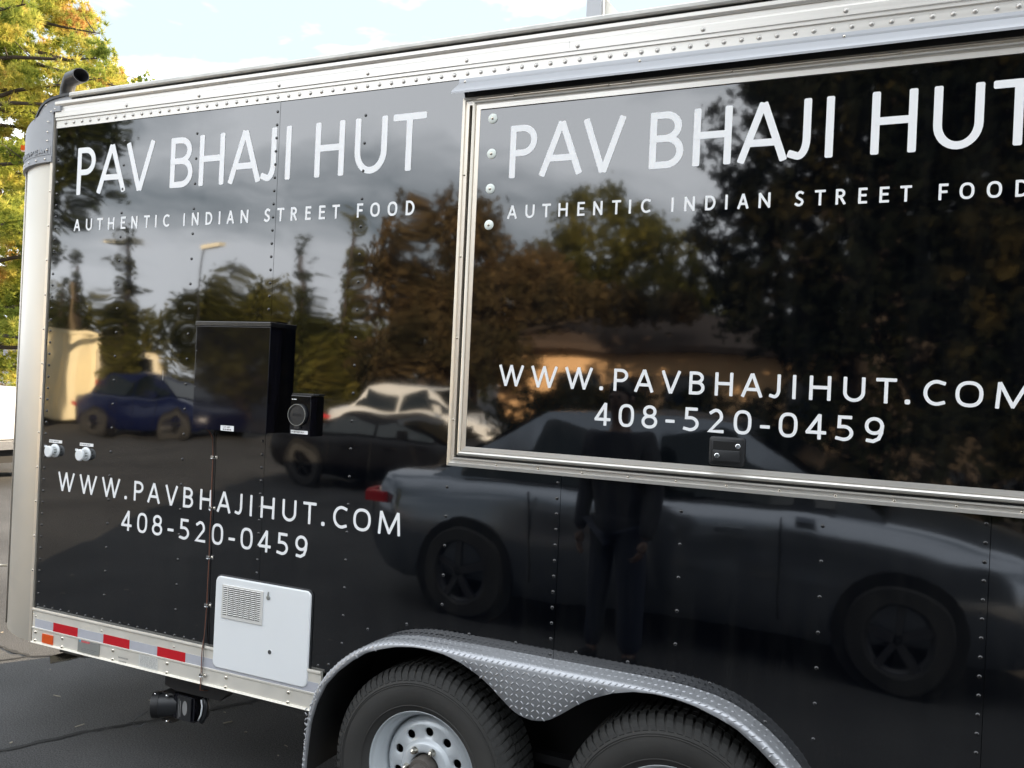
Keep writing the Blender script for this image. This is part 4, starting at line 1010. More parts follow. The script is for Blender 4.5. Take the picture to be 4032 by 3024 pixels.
def car(name, label, cat, loc, rz, Ln, W, belt, roof, cab, paint, trunk=.28, hood=.3, group=None, lamps=True, rearlight=True, rims=None):
    """rear at x=0, nose at x=Ln, side at -W/2.. W/2.  cab: (rear base, rear top, front top, front base) as fractions"""
    e = empty(name, loc, label, cat, group, rz)
    st = []
    N_ = 26
    for i in range(N_ + 1):
        t = i / N_; x = t * Ln
        endr = min(1, t / .05) ** .5; endf = min(1, (1 - t) / .10) ** .5
        zt = belt * (0.80 + .20 * min(1, t / .04)) if t < .5 else belt * (.70 + .30 * min(1, (1 - t) / .30) ** .6)
        wv = W / 2 * (.80 + .20 * endr) * (.72 + .28 * endf)
        zb = .22 + .14 * (1 - min(1, t / .06)) + .10 * (1 - min(1, (1 - t) / .06))
        sec = [(wv * .90, zb), (wv * .985, zb + .10), (wv, zb + (zt - zb) * .45), (wv * .975, zb + (zt - zb) * .72), (wv * .93, zt - .06), (wv * .86, zt - .012), (wv * .55, zt + .012), (0, zt + .02)]
        st.append((x, sec))
    V = []; F = []
    m = 15
    for x, sec in st:
        V += [(x, -y, z) for y, z in sec] + [(x, y, z) for y, z in sec[-2::-1]]
    for i in range(N_):
        for j in range(m - 1): F.append((i * m + j, i * m + j + 1, (i + 1) * m + j + 1, (i + 1) * m + j))
        F.append((i * m, (i + 1) * m, (i + 1) * m + m - 1, i * m + m - 1))
    F += [tuple(range(m)), tuple(N_ * m + k for k in range(m))]
    g = MB(); g.add(V, F); g.obj('body', paint, e, True, sharp=45)
    # cabin
    xb, xt, xf, xw = [c * Ln for c in cab]; wb, wt = W / 2 * .86, W / 2 * .66
    prof = [(xb, belt - .03, wb), (xt - .12 * (xt - xb), roof - .10, wt * 1.08), (xt, roof - .03, wt), ((xt * .6 + xf * .4), roof, wt), (xf, roof - .035, wt), (xf + .12 * (xw - xf), roof - .10, wt * 1.07), (xw, belt - .05, wb)]
    V = []; F = []
    for x, z, y in prof: V += [(x, -y, z), (x, y, z)]
    q = len(prof)
    for x, z, y in prof: V += [(x, -wb, belt - .06), (x, wb, belt - .06)]
    # bottom row follows belt so that the side faces are planar-ish
    for i in range(q - 1):
        F.append((2 * i, 2 * i + 1, 2 * i + 3, 2 * i + 2)); F.append((2 * i, 2 * i + 2, 2 * q + 2 * i + 2, 2 * q + 2 * i)); F.append((2 * i + 1, 2 * q + 2 * i + 1, 2 * q + 2 * i + 3, 2 * i + 3))
    g = MB(); g.add(V, F); g.obj('cabin', paint, e, True, sharp=25)
    # side glass as two panes each side
    def side_pt(x, f, s, off=.006):
        # f 0..1 from belt to roof
        if x < xt: top = belt + (roof - belt) * max(.05, (x - xb) / (xt - xb))
        elif x > xf: top = belt + (roof - belt) * max(.05, (xw - x) / (xw - xf))
        else: top = roof - .02
        hh = (top - belt) / (roof - belt); y = wb + (wt - wb) * (f * hh) + off
        return (x, s * y, belt + .01 + (top - belt - .06) * f)
    for s in (-1, 1):
        xm = xb * .45 + xw * .55
        for xa, xz in ((xb + .28 * (xt - xb) + .05, xm - .04), (xm + .04, xw - .30 * (xw - xf))):
            V = [side_pt(xa + (xz - xa) * i / 6, f, s) for f in (0, 1) for i in range(7)]
            g = MB(); g.add(V, [(i, i + 1, i + 8, i + 7) for i in range(6)]); g.obj('window', M['glass_dark'], e)
    for (xa, za, xz, zz, ya, yz_) in ((xw + .0, belt + .02, xf + .10 * (xw - xf), roof - .075, wb * .93, wt * .95), (xb - .0, belt + .02, xt - .10 * (xt - xb), roof - .075, wb * .93, wt * .95)):
        sg = 1 if xa > xz else -1; g = MB(); g.add([(xa + .012 * sg, -ya, za), (xa + .012 * sg, ya, za), (xz + .03 * sg, yz_, zz), (xz + .03 * sg, -yz_, zz)], [(0, 1, 2, 3)]); g.obj('windscreen' if sg > 0 else 'rear_window', M['glass_dark'], e)
    for x in (Ln * .19, Ln * .80):
        for s in (-1, 1):
            yw = s * (W / 2 + .012); g = MB(); N4 = 24; g.lathe([(.385, 0), (.385, .02 * s), (.30, .02 * s)], (x, s * (W / 2 - .012) - .0, .34), n=N4, caps=False); g.obj('wheel_arch', M['void'], e)
            wheel_simple(e, x, s * (W / 2 + .016), .33, .16, -s, rims or M['rim'])
    if rearlight:
        for s in (-1, 1):
            g = MB(); ya, yb = sorted((s * W / 2 * .58, s * W / 2 * .88)); g.box(-.01, .05, ya, yb, belt - .25, belt - .16); ya, yb = sorted((s * W / 2 * .84, s * (W / 2 * .995))); g.box(.04, .22, ya, yb, belt - .25, belt - .165)
            g.obj('taillight', M['red'], e)
    if lamps:
        for s in (-1, 1):
            g = MB(); g.box(Ln - .16, Ln - .03, s * W / 2 * .72 - .12, s * W / 2 * .72 + .12, .60, .72); g.obj('headlight', M['chrome'], e)
    # mirrors, door seam, handles
    for s in (-1, 1):
        g = MB(); g.box(xw - .48, xw - .36, s * (W / 2 + .01) - (.10 if s < 0 else 0), s * (W / 2 + .01) + (.10 if s > 0 else 0), belt + .0, belt + .13); g.obj('wing_mirror', paint, e)
        for hx in (.42, .62):
            g = MB(); yy0 = s * (W / 2 * .995); g.box(Ln * hx - .25, Ln * hx - .07, min(yy0, yy0 + .03 * s), max(yy0, yy0 + .03 * s), belt - .18, belt - .15); g.obj('door_handle', paint, e)
        for hx in (.30, .475, .66):
            g = MB(); yy0 = s * (W / 2 * .99); g.box(Ln * hx - .004, Ln * hx + .004, min(yy0, yy0 + .012 * s), max(yy0, yy0 + .012 * s), .34, belt - .06); g.obj('door_seam', M['void'], e)
    return e
p_grey = simple('grey_blue_metallic', (.26, .28, .31), .16, .75, rvar=.03)
p_blue = simple('deep_blue_paint', (.004, .007, .035), .2, .1)
p_white = simple('white_paint', (.66, .66, .65), .25)
p_black = simple('black_paint', (.003, .003, .004), .3, 0, 1.35)
car('sedan', 'grey-blue sedan parked close along the trailer side, seen mirrored in its black skin', 'sedan', (-1.42, -3.68, 0), 0, 4.65, 1.80, 1.02, 1.53, (.10, .30, .58, .78), p_grey, rims=simple('dusty_alloy', (.05, .05, .055), .5, .3))
car('parked_car', 'deep blue car far off at the left, mirrored beside the electrical box', 'car', (-16.4, -13.0, 0), .05, 4.5, 1.8, .98, 1.46, (.08, .22, .56, .74), p_blue, rims=M['black_matte'])
car('parked_car', 'sunlit white car mirrored right of the power inlet', 'car', (-9.6, -14.0, 0), 0, 4.5, 1.8, 1.0, 1.48, (.10, .26, .58, .76), p_white)
car('parked_car', 'low black car mirrored in front of the white car', 'car', (-6.9, -8.9, 0), .0, 4.3, 1.8, .84, 1.14, (.16, .30, .56, .74), p_black, rearlight=False, lamps=False, rims=M['void'])

# white pickup at the left edge, seen directly
def pickup():
    e = empty('pickup_truck', (-14.3, 5.3, 0), 'white pickup truck with silver rear bumper, left of the trailer front corner', 'pickup truck')
    g = MB(); bevelled(g, lambda i: rrect(0 + i, 5.6 - i, .62 + i, 1.24 - i, .08, 4), .95, -.95, .05); g.obj('bed_side', p_white, e, True, sharp=40)
    g = MB(); g.box(.1, 5.55, -.965, .965, 1.235, 1.30); g.obj('bed_rail', p_white, e)
    g = MB(); g.box(.1, 5.5, -.962, -.950, .90, .915); g.obj('body_crease', M['plate_grey'], e)
    g = MB(); bevelled(g, lambda i: rrect(.9 + i, 3.1 - i, 1.2 + i, 1.85 - i, .2, 5), .80, -.80, .06); g.obj('cab', p_white, e, True, sharp=40)
    g = MB(); g.box(1.1, 2.9, -.815, -.808, 1.30, 1.72); g.obj('window', M['glass_dark'], e)
    g = MB(); g.box(-.02, 5.70, -.97, .97, .50, .615); g.obj('bumper', M['chrome'], e)
    g = MB(); g.box(.2, 5.5, -.85, .85, .30, .498); g.obj('underside', M['void'], e)
    for x in (1.0, 4.7):
        for s in (-1, 1): wheel_simple(e, x, s * .97, .38, .22, -s, M['rim'])
    g = MB(); g.box(5.61, 5.64, -.93, -.80, .72, 1.05); g.obj('taillight', M['red'], e)
    g = MB(); g.box(5.4, 5.6, -.99, -.955, .40, .47); g.obj('tow_hook', M['red'], e)
pickup()

# buildings
def wall_box(e, name, x0, x1, y0, y1, z0, z1, m): g = MB(); g.box(x0, x1, y0, y1, z0, z1); return g.obj(name, m, e)
stucco = simple('warm_tan_stucco', (.80, .50, .26), .9, var=.08, vscale=3, bump=.004, bscale=30)
roofm = simple('brown_shingles', (.075, .05, .035), .9, var=.3, vscale=14, bump=.01, bscale=30)
glassm = simple('window_glass', (.02, .03, .04), .06, 0, 1.6)
bl = empty('low_building', (-1.5, -20.5, 0), 'long single storey tan building with brown roof, mirrored in the serving door', 'building')
wall_box(bl, 'wall', -7.0, 6.5, -4, 0, 0, 2.75, stucco)
g = MB(); g.extr([(-4.6, 2.76), (.7, 2.76), (.7, 2.95), (-1.9, 4.1), (-4.6, 2.95)], -7.6, 7.1); g.obj('roof', roofm, bl)
for x in (-5.2, -2.0, 1.2, 4.2):
    o = wall_box(bl, 'window', x, x + 1.3, .004, .05, .95, 2.1, M['print_dark']); wall_box(o, 'pane', x + .07, x + 1.23, .05, .06, 1.02, 2.03, glassm)
o = wall_box(bl, 'door', -3.3, -2.4, .004, .05, .02, 2.1, M['bark'])
cm = simple('cream_corrugated_steel', (.80, .70, .46), .6, var=.05)
ct = empty('shipping_container', (-20.75, -12.65, 0), 'cream corrugated shipping container mirrored at the panel left edge', 'container', rz=-.878)
V = []; F = []
xs = []; k = 0
for i in range(40):
    x = -3.05 + i * 6.1 / 39; xs.append((x, .07 if (i // 2) % 2 else 0))
for x, y in xs: V += [(x, y, .15), (x, y, 2.6)]
F = [(2 * i, 2 * i + 2, 2 * i + 3, 2 * i + 1) for i in range(len(xs) - 1)]
g = MB(); g.add(V, F); g.box(-3.05, 3.05, -2.4, -.02, .12, 2.62); g.obj('wall', cm, ct)
for x in (-3.1, 3.04): wall_box(ct, 'corner_post', x, x + .1, -.06, .06, .1, 2.7, cm)
wall_box(ct, 'top_beam', -3.1, 3.1, .045, .09, 2.6, 2.72, cm)
fb = empty('far_building', (-34, 26, 0), 'distant low grey building with dark windows behind the tree at left', 'building')
gm = simple('pale_grey_wall', (.36, .35, .40), .9, var=.05)
wall_box(fb, 'wall', -9, 9, 0, 6, 0, 3.1, gm); wall_box(fb, 'roof', -9.6, 9.6, -.6, 6.4, 3.1, 3.35, roofm)
for x in (-7, -4.4, -1.8, .8, 3.4, 6.0):
    o = wall_box(fb, 'window', x, x + 1.6, -.05, -.004, 1.0, 2.3, M['print_dark']); wall_box(o, 'pane', x + .1, x + 1.5, -.06, -.05, 1.1, 2.2, glassm)
# box truck mirrored
bt = empty('parked_van', (-17.75, -14.9, 0), 'pale cream van seen from behind, mirrored right of the corrugated container', 'van', rz=-.86)
cream = simple('cream_paint', (.76, .68, .50), .35)
g = MB(); bevelled(g, lambda i: rrect(-.85 + i, .85 - i, .45 + i, 2.1 - i, .16, 5), -3.6, 0, .06); g.obj('body', cream, bt, True, sharp=45)
wall_box(bt, 'rear_window', -.68, .68, .004, .012, 1.38, 1.86, M['glass_dark']); wall_box(bt, 'bumper', -.84, .84, .01, .10, .48, .62, M['plate_grey'])
for s_ in (-1, 1): wall_box(bt, 'taillight', s_ * .78 - .05, s_ * .78 + .05, .003, .02, .85, 1.2, M['red'])
for y_ in (-.7, -2.9):
    for s_ in (-1, 1): g = MB(); g.lathe([(.2, 0), (.31, .01 * s_), (.33, -.03 * s_), (.33, -.16 * s_)], (s_ * .86, y_, .33), 'X', 20); g.obj('wheel', M['rubber'], bt)
# kerb and planting strip behind the pickup
def to_world(px, py, dist): pass
kb = MB(); kb.box(-60, -4, 11.5, 11.75, 0, .14); kb.obj('kerb', simple('concrete_kerb', (.40, .38, .33), .85, var=.15, vscale=4)).__setitem__('kind', 'structure')
gv = MB(); gv.box(-60, -4, 11.76, 16, .0, .12); gv.obj('planting_strip', simple('dry_mulch', (.30, .22, .10), .95, var=.4, vscale=5, bump=.03, bscale=9)).__setitem__('kind', 'structure')
# parking lines
pm = simple('worn_line_paint', (.55, .52, .44), .8, var=.2, vscale=8)
for i in range(6):
    o = meshobj('parking_line', [(-9.9 - i * 2.75, 7.6, .004), (-9.8 - i * 2.75, 7.6, .004), (-9.8 - i * 2.75, 11.4, .004), (-9.9 - i * 2.75, 11.4, .004)], [(0, 1, 2, 3)], pm, ground)

# ---- trees
def leaves(blobs, n, size, seed, flat=.0):
    rnd = random.Random(seed); V = []; F = []
    vol = [b[3] ** 2 * (b[4] if len(b) > 4 else 1) for b in blobs]; tot = sum(vol)
    for b, vv_ in zip(blobs, vol):
        sz = b[4] if len(b) > 4 else 1
        cl = max(3, int(n * vv_ / tot / 14))
        for c in range(cl):
            d = Vector((rnd.gauss(0, 1), rnd.gauss(0, 1), rnd.gauss(0, 1))).normalized() * b[3] * rnd.uniform(.35, 1.08) ** .6
            c0 = Vector((b[0] + d.x, b[1] + d.y, b[2] + d.z * sz)); cr = rnd.uniform(.5, 1.5) * size * 1.9
            for k in range(14):
                p = c0 + Vector((rnd.gauss(0, 1), rnd.gauss(0, 1), rnd.gauss(0, .8))) * cr * .5
                u = Vector((rnd.gauss(0, 1), rnd.gauss(0, 1), rnd.gauss(0, 1))).normalized(); w = u.orthogonal().normalized()
                s1 = size * rnd.uniform(.5, 1.2); s2 = s1 * rnd.uniform(.35, .7); i = len(V)
                V += [p + u * s1, p + w * s2, p - u * s1, p - w * s2]; F.append((i, i + 1, i + 2, i + 3))
    return V, F
def tree(name, label, base, th, tr, blobs, n, size, m, seed, cat='tree', group=None):
    e = empty(name, base, label, cat, group); bx, by, bz = base
    rnd = random.Random(seed); g = MB()
    top = Vector((0, 0, th)); g.tube([(0, 0, -.05), (rnd.uniform(-.1, .1), rnd.uniform(-.1, .1), th * .5), top], [tr * 1.25, tr, tr * .6], 10)
    for b in blobs:
        c = Vector((b[0], b[1], b[2])); s0 = Vector((0, 0, min(th, max(th * .45, c.z - 1.2)))); mid = s0.lerp(c, .5) + Vector((0, 0, .15)); g.tube([s0, mid, c], [tr * .5, tr * .3, tr * .08], 6)
    g.obj('trunk', M['bark'], e, True)
    V, F = leaves(blobs, n, size, seed); o = meshobj('crown', V, F, m, e)
    return e
# pine seen directly at the upper left
def pine():
    base = (-16.7, 8.7, 0); e = empty('pine_tree', base, 'tall sunlit pine with golden green needle clumps left of the trailer', 'tree')
    rnd = random.Random(11); g = MB(); V = []; F = []
    g.tube([(0, 0, -.05), (.05, .1, 3), (-.1, 0, 6), (0, 0, 9.5), (.2, 0, 12)], [.34, .28, .22, .15, .05], 12)
    tufts = []
    for i in range(84):
        z = 1.2 + 11.0 * (i / 83.) + rnd.uniform(-.2, .2); a = rnd.uniform(0, 2 * PI) if i % 3 == 0 else .95 + rnd.uniform(-1.1, 1.1)
        L = (4.9 - .6 * abs(math.sin(z * 1.7)) - .9 * (abs(z - 5.6) / 5.6) ** 1.5) * rnd.uniform(.75, 1.05)
        if z > 8.2: L *= max(.4, 1 - (z - 8.2) * .13)
        s0 = Vector((0, 0, z)); d = Vector((math.cos(a), math.sin(a), rnd.uniform(.05, .35)))
        pts = [s0 + d * L * t + Vector((rnd.uniform(-.1, .1), rnd.uniform(-.1, .1), -.12 * L * t * t + .1 * math.sin(t * 5))) for t in (0, .25, .5, .75, 1)]
        pts[0] = s0
        g.tube(pts, [.075, .055, .04, .028, .012], 6)
        for k in range(2, 26):
            t = .22 + .78 * (k / 25.); j = min(3, int(t * 4)); q = pts[j].lerp(pts[j + 1], t * 4 - j)
            sp = .62 * (1.1 - t * .45)
            c = q + Vector((rnd.gauss(0, sp * .55), rnd.gauss(0, sp * .55), rnd.gauss(.12, sp * .35)))
            if k % 3 == 0:
                cr_ = rnd.uniform(.20, .42)
                for _ in range(int(95 * cr_)): tufts.append(c + Vector((rnd.gauss(0, .5), rnd.gauss(0, .5), rnd.gauss(.1, .33))) * cr_)
            elif rnd.random() < .3: tufts.append(c)
            if k % 4 == 0: g.tube([q, c], [.014, .006], 4, False)
    for c in tufts:
        R_ = rnd.uniform(.08, .17)
        axis = Vector((rnd.gauss(0, .6), rnd.gauss(0, .6), 1)).normalized()
        for k in range(34):
            d = Vector((rnd.gauss(0, 1), rnd.gauss(0, 1), rnd.gauss(0, 1))).normalized() + axis * .5; d.normalize()
            l = R_ * rnd.uniform(.7, 1.15); w = d.orthogonal().normalized() * rnd.uniform(.006, .012); o_ = c + d * l * .15; i = len(V)
            V += [o_ - w, o_ + w, c + d * l]; F.append((i, i + 1, i + 2))
    g.obj('trunk', M['bark'], e, True); meshobj('crown', V, F, M['leaf_pine'], e)
pine()
tree('young_tree', 'yellow green treetop peeking over the trailer roof edge right of the exhaust', (-16.0, 13.1, 0), 7.6, .16, [(0, 0, 8.6, .62, 1.0), (.25, .2, 7.9, .8), (-.5, .1, 7.6, .8), (0, 0, 6.8, 1.1), (.4, .3, 5.9, 1.1), (-.4, -.2, 5.4, 1.1)], 9000, .09, M['leaf_pine'], 5)
tree('shrub', 'grey green bushy shrub low beside the trailer corner behind the pickup', (-19.6, 15.2, .12), 1.4, .08, [(0, 0, 1.5, 1.1, .9), (1.2, .3, 1.2, .9, .8), (-1.3, 0, 1.4, 1.0, .9), (2.6, .5, 1.0, .7, .8)], 5200, .10, M['leaf_olive'], 8, 'shrub')

# trees on the camera side, mirrored in the black skin
rt = 'trees mirrored in the trailer skin'
tree('broadleaf_tree', 'large russet tree mirrored across the middle panel and door edge', (-11.2, -21.5, 0), 4.0, .35, [(0, 0, 5.6, 2.3, .95), (-1.9, .3, 4.6, 1.6, .75), (1.8, 0, 4.4, 1.8, .9), (.4, .2, 3.1, 2.0, .8), (-2.8, .3, 5.6, 1.0, .6), (.9, .4, 6.6, 1.2, .8), (3.0, .3, 3.0, 1.6, .9)], 15000, .16, M['leaf_brown'], 21, group=rt)
tree('broadleaf_tree', 'tall olive brown tree mirrored left of the dark tree in the door', (-7.2, -25.5, 0), 4.5, .35, [(0, 0, 6.6, 2.0, 1.0), (-1.4, 0, 4.6, 1.8, 1), (1.8, 0, 5.6, 1.7, 1.0), (2.8, 0, 4.2, 1.8, .9), (3.9, 0, 3.6, 1.3, .8), (.4, .3, 3.2, 2.0, .8)], 14000, .17, M['leaf_olive'], 22, group=rt)
tree('broadleaf_tree', 'broad rust coloured low tree mirrored behind the white car', (-10.2, -18.6, 0), 2.0, .22, [(0, 0, 2.6, 1.3, .8), (1.4, .2, 2.5, 1.2, .8), (-1.3, .2, 2.2, 1.1, .8), (2.6, .2, 2.3, .9, .9)], 8000, .13, M['leaf_brown'], 23, group=rt)
tree('dark_tree', 'huge dark evergreen mirrored across the right half of the serving door', (2.0, -13.0, 0), 5.5, .5, [(0, 0, 5.2, 3.2, 1.1), (2.6, 0, 5.2, 3.2, 1.2), (-1.8, .2, 4.4, 1.5, .8), (-1.3, .3, 6.2, 1.5, .8), (-1.9, .4, 5.3, .9, .7), (.2, 0, 8.0, 2.6), (3.0, 0, 8.4, 2.6), (1.0, .3, 2.6, 2.3, .8), (3.8, .3, 2.5, 2.6, .9), (-1.4, .2, 3.2, 1.1, .8), (5.8, 0, 4.5, 2.8, 1.2), (5.5, 0, 7.6, 2.6, 1), (1.0, -1.2, 5.0, 3.0, 1), (3.5, -1.2, 6.5, 3.2, 1)], 70000, .125, M['leaf_dark'], 24, group=rt)
tree('dark_tree', 'second dark evergreen mirrored at the far right of the picture', (9.0, -11.5, 0), 5.0, .45, [(0, 0, 5.2, 3.0, 1.1), (-2.2, 0, 3.4, 2.4, 1.0), (.5, 0, 2.4, 2.6, .9), (0, 0, 8.0, 2.4)], 20000, .15, M['leaf_dark'], 25, group=rt)
tree('shrub', 'tall dark bush mirrored in front of the tan building wall', (-3.6, -13.5, 0), .9, .08, [(0, 0, 1.15, .85, .8), (-1.0, 0, 1.05, .75, .8), (.9, 0, 1.15, .75, .8)], 5000, .09, M['leaf_dark'], 51, 'shrub')
tree('broadleaf_tree', 'low spreading russet tree mirrored over the brown roof of the building', (-9.2, -19.9, 0), 3.6, .16, [(1.2, 0, 4.2, 1.1, .8), (2.8, 0, 4.2, .95, .7), (-.6, 0, 4.3, 1.1, .8), (4.4, 0, 4.1, .9, .6), (2.0, 0, 5.0, 1.0, .8), (5.8, 0, 4.0, .8, .6)], 11000, .12, M['leaf_brown'], 61, group=rt)
tree('hedge', 'dark clipped hedge mirrored low between the building and the sedan', (3.2, -10.0, 0), .9, .1, [(x * .9, 0, .9, .75, 1.1) for x in range(-4, 6)], 9000, .09, M['leaf_dark'], 26, 'hedge')
tree('olive_tree', 'wide olive green tree mirrored above the electrical box', (-18.0, -20.0, 0), 2.6, .25, [(0, 0, 3.6, 1.7, .9), (-1.6, 0, 3.2, 1.4, .9), (1.5, 0, 3.3, 1.6, .9), (.4, .1, 2.0, 1.7, .8), (3.0, .1, 2.2, 1.5, .8), (4.4, .1, 1.9, 1.3, .8)], 13000, .14, M['leaf_olive'], 27, group=rt)
def conifer(label, base, h, r, seed, n=4200, size=.12, m='leaf_conifer'):
    bl_ = [(0, 0, h * (.12 + .80 * i / 7.), r * (1.05 - .12 * i) * (1 if i else .9), 1.3) for i in range(8)] + [(0, 0, h * .97, r * .16, 2.0)]
    tree('conifer', label, base, h * .9, .12, bl_, n, size, M[m], seed, group=rt)
conifer('pointed conifer mirrored near the panel left edge, tallest of the left pair', (-25.5, -19.2, 0), 5.9, 1.05, 31)
conifer('short conifer mirrored beside the panel left edge', (-27.0, -19.6, 0), 5.0, 1.1, 32)
conifer('small narrow conifer mirrored between the conifer pair and the cypress', (-22.9, -19.0, 0), 4.7, .45, 33, 2000)
conifer('tall slim cypress mirrored between the corrugated container and the cream van', (-17.35, -14.2, 0), 5.6, .42, 34, 4500, .11, 'leaf_olive')
conifer('dark cypress mirrored at the first panel seam, shorter of two', (-15.0, -19.4, 0), 6.1, .60, 35, 3500)
conifer('tall pointed cypress mirrored at the first panel seam', (-13.9, -19.8, 0), 6.9, .65, 36, 3800, .12, 'leaf_olive')
tree('overhanging_pine', 'dark ragged pine mirrored at the panel top left corner', (-17.6, -10.4, 0), 6.0, .3, [(0, 0, 6.8, 1.9, 1.0), (2.4, 0, 6.7, 1.25, .9), (3.1, .1, 5.7, .95, .6), (2.3, .1, 5.0, .9, .5), (0, .1, 4.8, 1.5, .7), (2.6, 0, 7.8, 1.3, .8), (2.2, .1, 4.2, .6, .5), (3.2, 0, 6.9, .9, .6)], 15000, .10, M['leaf_conifer'], 37, group=rt)
for i, (x, y) in enumerate(((-45, -34), (-33, -36), (-20, -38), (-6, -40), (10, -38), (26, -34))):
    tree('distant_tree', 'broad distant tree, number %s from the left of the far row behind the car park' % ('one', 'two', 'three', 'four', 'five', 'six')[i], (x, y, 0), 3.5, .3, [(0, 0, 3.6, 3.4, .9), (4, 0, 3.0, 3.0, .9), (-4, 0, 3.2, 3.0, .9)], 5000, .28, M['leaf_olive'], 40 + i, group='far row of trees')
# lamp posts mirrored above the left trees
for i, (x, y, h, lb) in enumerate(((-20.2, -16.6, 5.6, 'lamp post with twin heads mirrored above the slim cypress'), (-16.2, -16.0, 5.2, 'lamp post mirrored above the olive tree'))):
    e = empty('lamp_post', (x, y, 0), lb, 'lamp post', 'lamp posts in the car park')
    g = MB(); g.tube([(0, 0, 0), (0, 0, h)], .03, 8); g.obj('pole', M['black_matte'], e)
    for s in ((-1, 1) if i == 0 else (1,)):
        g = MB(); g.box(min(0, s * .75), max(0, s * .75), -.16, .16, h - .02, h + .12); g.obj('lamp_head', simple('cream_lamp_head', (.8, .75, .6), .5), e)
e = empty('utility_pole', (-24.2, -18.0, 0), 'thin weathered utility pole mirrored in front of the conifers', 'pole')
g = MB(); g.tube([(0, 0, 0), (0, 0, 4.6)], .055, 8); g.obj('pole', simple('weathered_wood', (.20, .15, .09), .9), e)

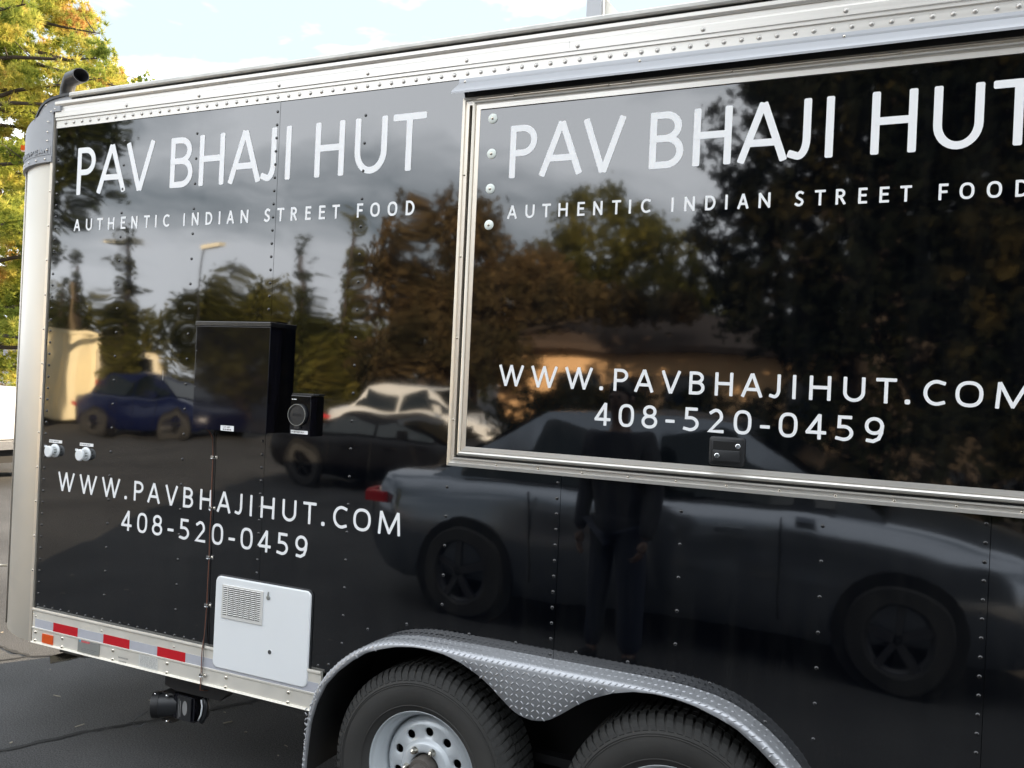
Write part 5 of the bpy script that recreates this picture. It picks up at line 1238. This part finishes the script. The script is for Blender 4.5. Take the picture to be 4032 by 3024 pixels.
# ---- people (mirrored in the skin)
def skin_chain(name, joints, edges, root, m, parent, sub=2):
    me = D.meshes.new(name); me.from_pydata([j[0] for j in joints], edges, []); me.update()
    o = D.objects.new(name, me); link(o, parent); me.materials.append(m)
    o.modifiers.new('skin', 'SKIN'); sv = me.skin_vertices[0].data
    for i, j in enumerate(joints): sv[i].radius = (j[1], j[2] if len(j) > 2 else j[1])
    for i in range(len(joints)): sv[i].use_root = (i == root)
    s = o.modifiers.new('sub', 'SUBSURF'); s.levels = sub; s.render_levels = sub
    o.modifiers['skin'].use_smooth_shade = True
    return o
def person(label, loc, rz, sc, photo):
    e = empty('person', loc, label, 'person', None, rz); e.scale = (sc,) * 3
    # faces +y ; joints
    def arm(s):
        if photo: return [((s * .20, 0, 1.42), .065), ((s * .27, .05, 1.20), .048), ((s * .16, .24, 1.38), .036), ((s * .10, .30, 1.50), .026)]
        return [((s * .20, 0, 1.42), .065), ((s * .26, -.02, 1.15), .048), ((s * .25, .07, .90), .036), ((s * .24, .10, .82), .026)]
    J = [((0, 0, .95), .15, .105), ((0, 0, 1.12), .13, .10), ((0, 0, 1.32), .16, .105), ((0, 0, 1.46), .075, .07), ((0, .01, 1.54), .052, .052), ((0, .02, 1.62), .075, .085), ((0, .015, 1.71), .078, .092), ((0, .01, 1.765), .050, .060)]
    E_ = [(i, i + 1) for i in range(7)]; n = len(J)
    for s in (-1, 1):
        a = arm(s); k = len(J); J += a; E_ += [(3 if 0 else 2, k)] + [(k + i, k + i + 1) for i in range(3)]
    for s in (-1, 1):
        k = len(J); J += [((s * .095, 0, .86), .095), ((s * .11, .01, .50), .062), ((s * .115, -.02, .10), .042), ((s * .12, .02, .05), .042), ((s * .13, .15, .035), .036)]; E_ += [(0, k)] + [(k + i, k + i + 1) for i in range(4)]
    skin_chain('body', J, E_, 0, M['skin'], e)
    # clothes a little larger than the body
    J = [((0, 0, .74), .205, .150), ((0, 0, 1.10), .180, .135), ((0, 0, 1.32), .188, .132), ((0, 0, 1.46), .11, .09)]; E_ = [(0, 1), (1, 2), (2, 3)]
    for s in (-1, 1):
        a = arm(s); k = len(J); J += [(a[0][0], .088), (a[1][0], .070), (a[2][0], .052), (a[3][0], .040)]; E_ += [(2, k), (k, k + 1), (k + 1, k + 2), (k + 2, k + 3)]
    skin_chain('jacket', J, E_, 1, M['dark_cloth'], e)
    J = [((0, 0, .95), .165, .125)]; E_ = []
    for s in (-1, 1): k = len(J); J += [((s * .098, 0, .84), .112), ((s * .112, .01, .50), .082), ((s * .118, -.015, .075), .066)]; E_ += [(0, k), (k, k + 1), (k + 1, k + 2)]
    skin_chain('trousers', J, E_, 0, M['denim'], e)
    for s in (-1, 1): skin_chain('shoe', [((s * .118, -.05, .05), .05), ((s * .125, .06, .045), .05), ((s * .132, .19, .035), .038)], [(0, 1), (1, 2)], 0, M['void'], e, 1)
    # hair, ears, nose, eyes, mouth
    V = []; F = []; nu, nv = 20, 9
    for i in range(nv + 1):
        ph = PI / 2 * i / nv * 1.15
        for k in range(nu):
            t = 2 * PI * k / nu; front = max(0, math.sin(t)); r_ = math.sin(ph)
            zz = math.cos(ph) * (1.0) + front * .42 * max(0, ph - .6); V.append((.090 * r_ * math.cos(t), .0 + .108 * r_ * math.sin(t) - .006, 1.72 + .098 * zz))
    for i in range(nv):
        for k in range(nu): F.append((i * nu + k, i * nu + (k + 1) % nu, (i + 1) * nu + (k + 1) % nu, (i + 1) * nu + k))
    meshobj('hair', V, F, M['hair'], e, True)
    g = MB(); g.add([(-.012, .098, 1.655), (.012, .098, 1.655), (0, .122, 1.66), (0, .100, 1.705)], [(0, 1, 2), (0, 2, 3), (1, 3, 2)]); g.obj('nose', M['skin'], e, True)
    for s in (-1, 1):
        g = MB(); g.lathe([(.002, -.006), (.010, -.003), (.012, 0)], (s * .032, .096, 1.695), n=10); g.obj('eye', M['hair'], e, True)
        g = MB(); g.lathe([(.006, 0), (.024, .004), (.026, .010), (.006, .014)], (s * .082 - (.0 if s > 0 else .014), .005, 1.68), 'X', 10); g.obj('ear', M['skin'], e, True)
    g = MB(); g.box(-.022, .022, .094, .099, 1.628, 1.634); g.obj('mouth', M['void'], e)
    # hands with five fingers
    for s in (-1, 1):
        a = arm(s); w = Vector(a[3][0]); d = (w - Vector(a[2][0])).normalized(); side = Vector((0, 1, 0)) if not photo else Vector((0, 0, 1)); side = (side - d * side.dot(d)).normalized()
        skin_chain('palm', [(tuple(w), .024, .018), (tuple(w + d * .045), .036, .015), (tuple(w + d * .085), .036, .013)], [(0, 1), (1, 2)], 0, M['skin'], e, 1)
        nrm = d.cross(side)
        for q, ln in enumerate((.068, .078, .074, .058)):
            b = w + d * .080 + side * (.027 - .018 * q)
            skin_chain('finger', [(tuple(b), .0085), (tuple(b + d * ln * .45 - nrm * .004 * s), .008), (tuple(b + d * ln * .75 - nrm * .018 * s), .0075), (tuple(b + d * ln - nrm * .034 * s), .006)], [(0, 1), (1, 2), (2, 3)], 0, M['skin'], e, 1)
        b = w + d * .02 + side * .022; t = (d * .7 + side * .7).normalized()
        skin_chain('thumb', [(tuple(b), .011), (tuple(b + t * .035), .010), (tuple(b + t * .035 + d * .03), .008)], [(0, 1), (1, 2)], 0, M['skin'], e, 1)
    return e
person('standing person in dark jacket mirrored in the door under the phone number', (.70, -2.44, 0), .2, .97, False)
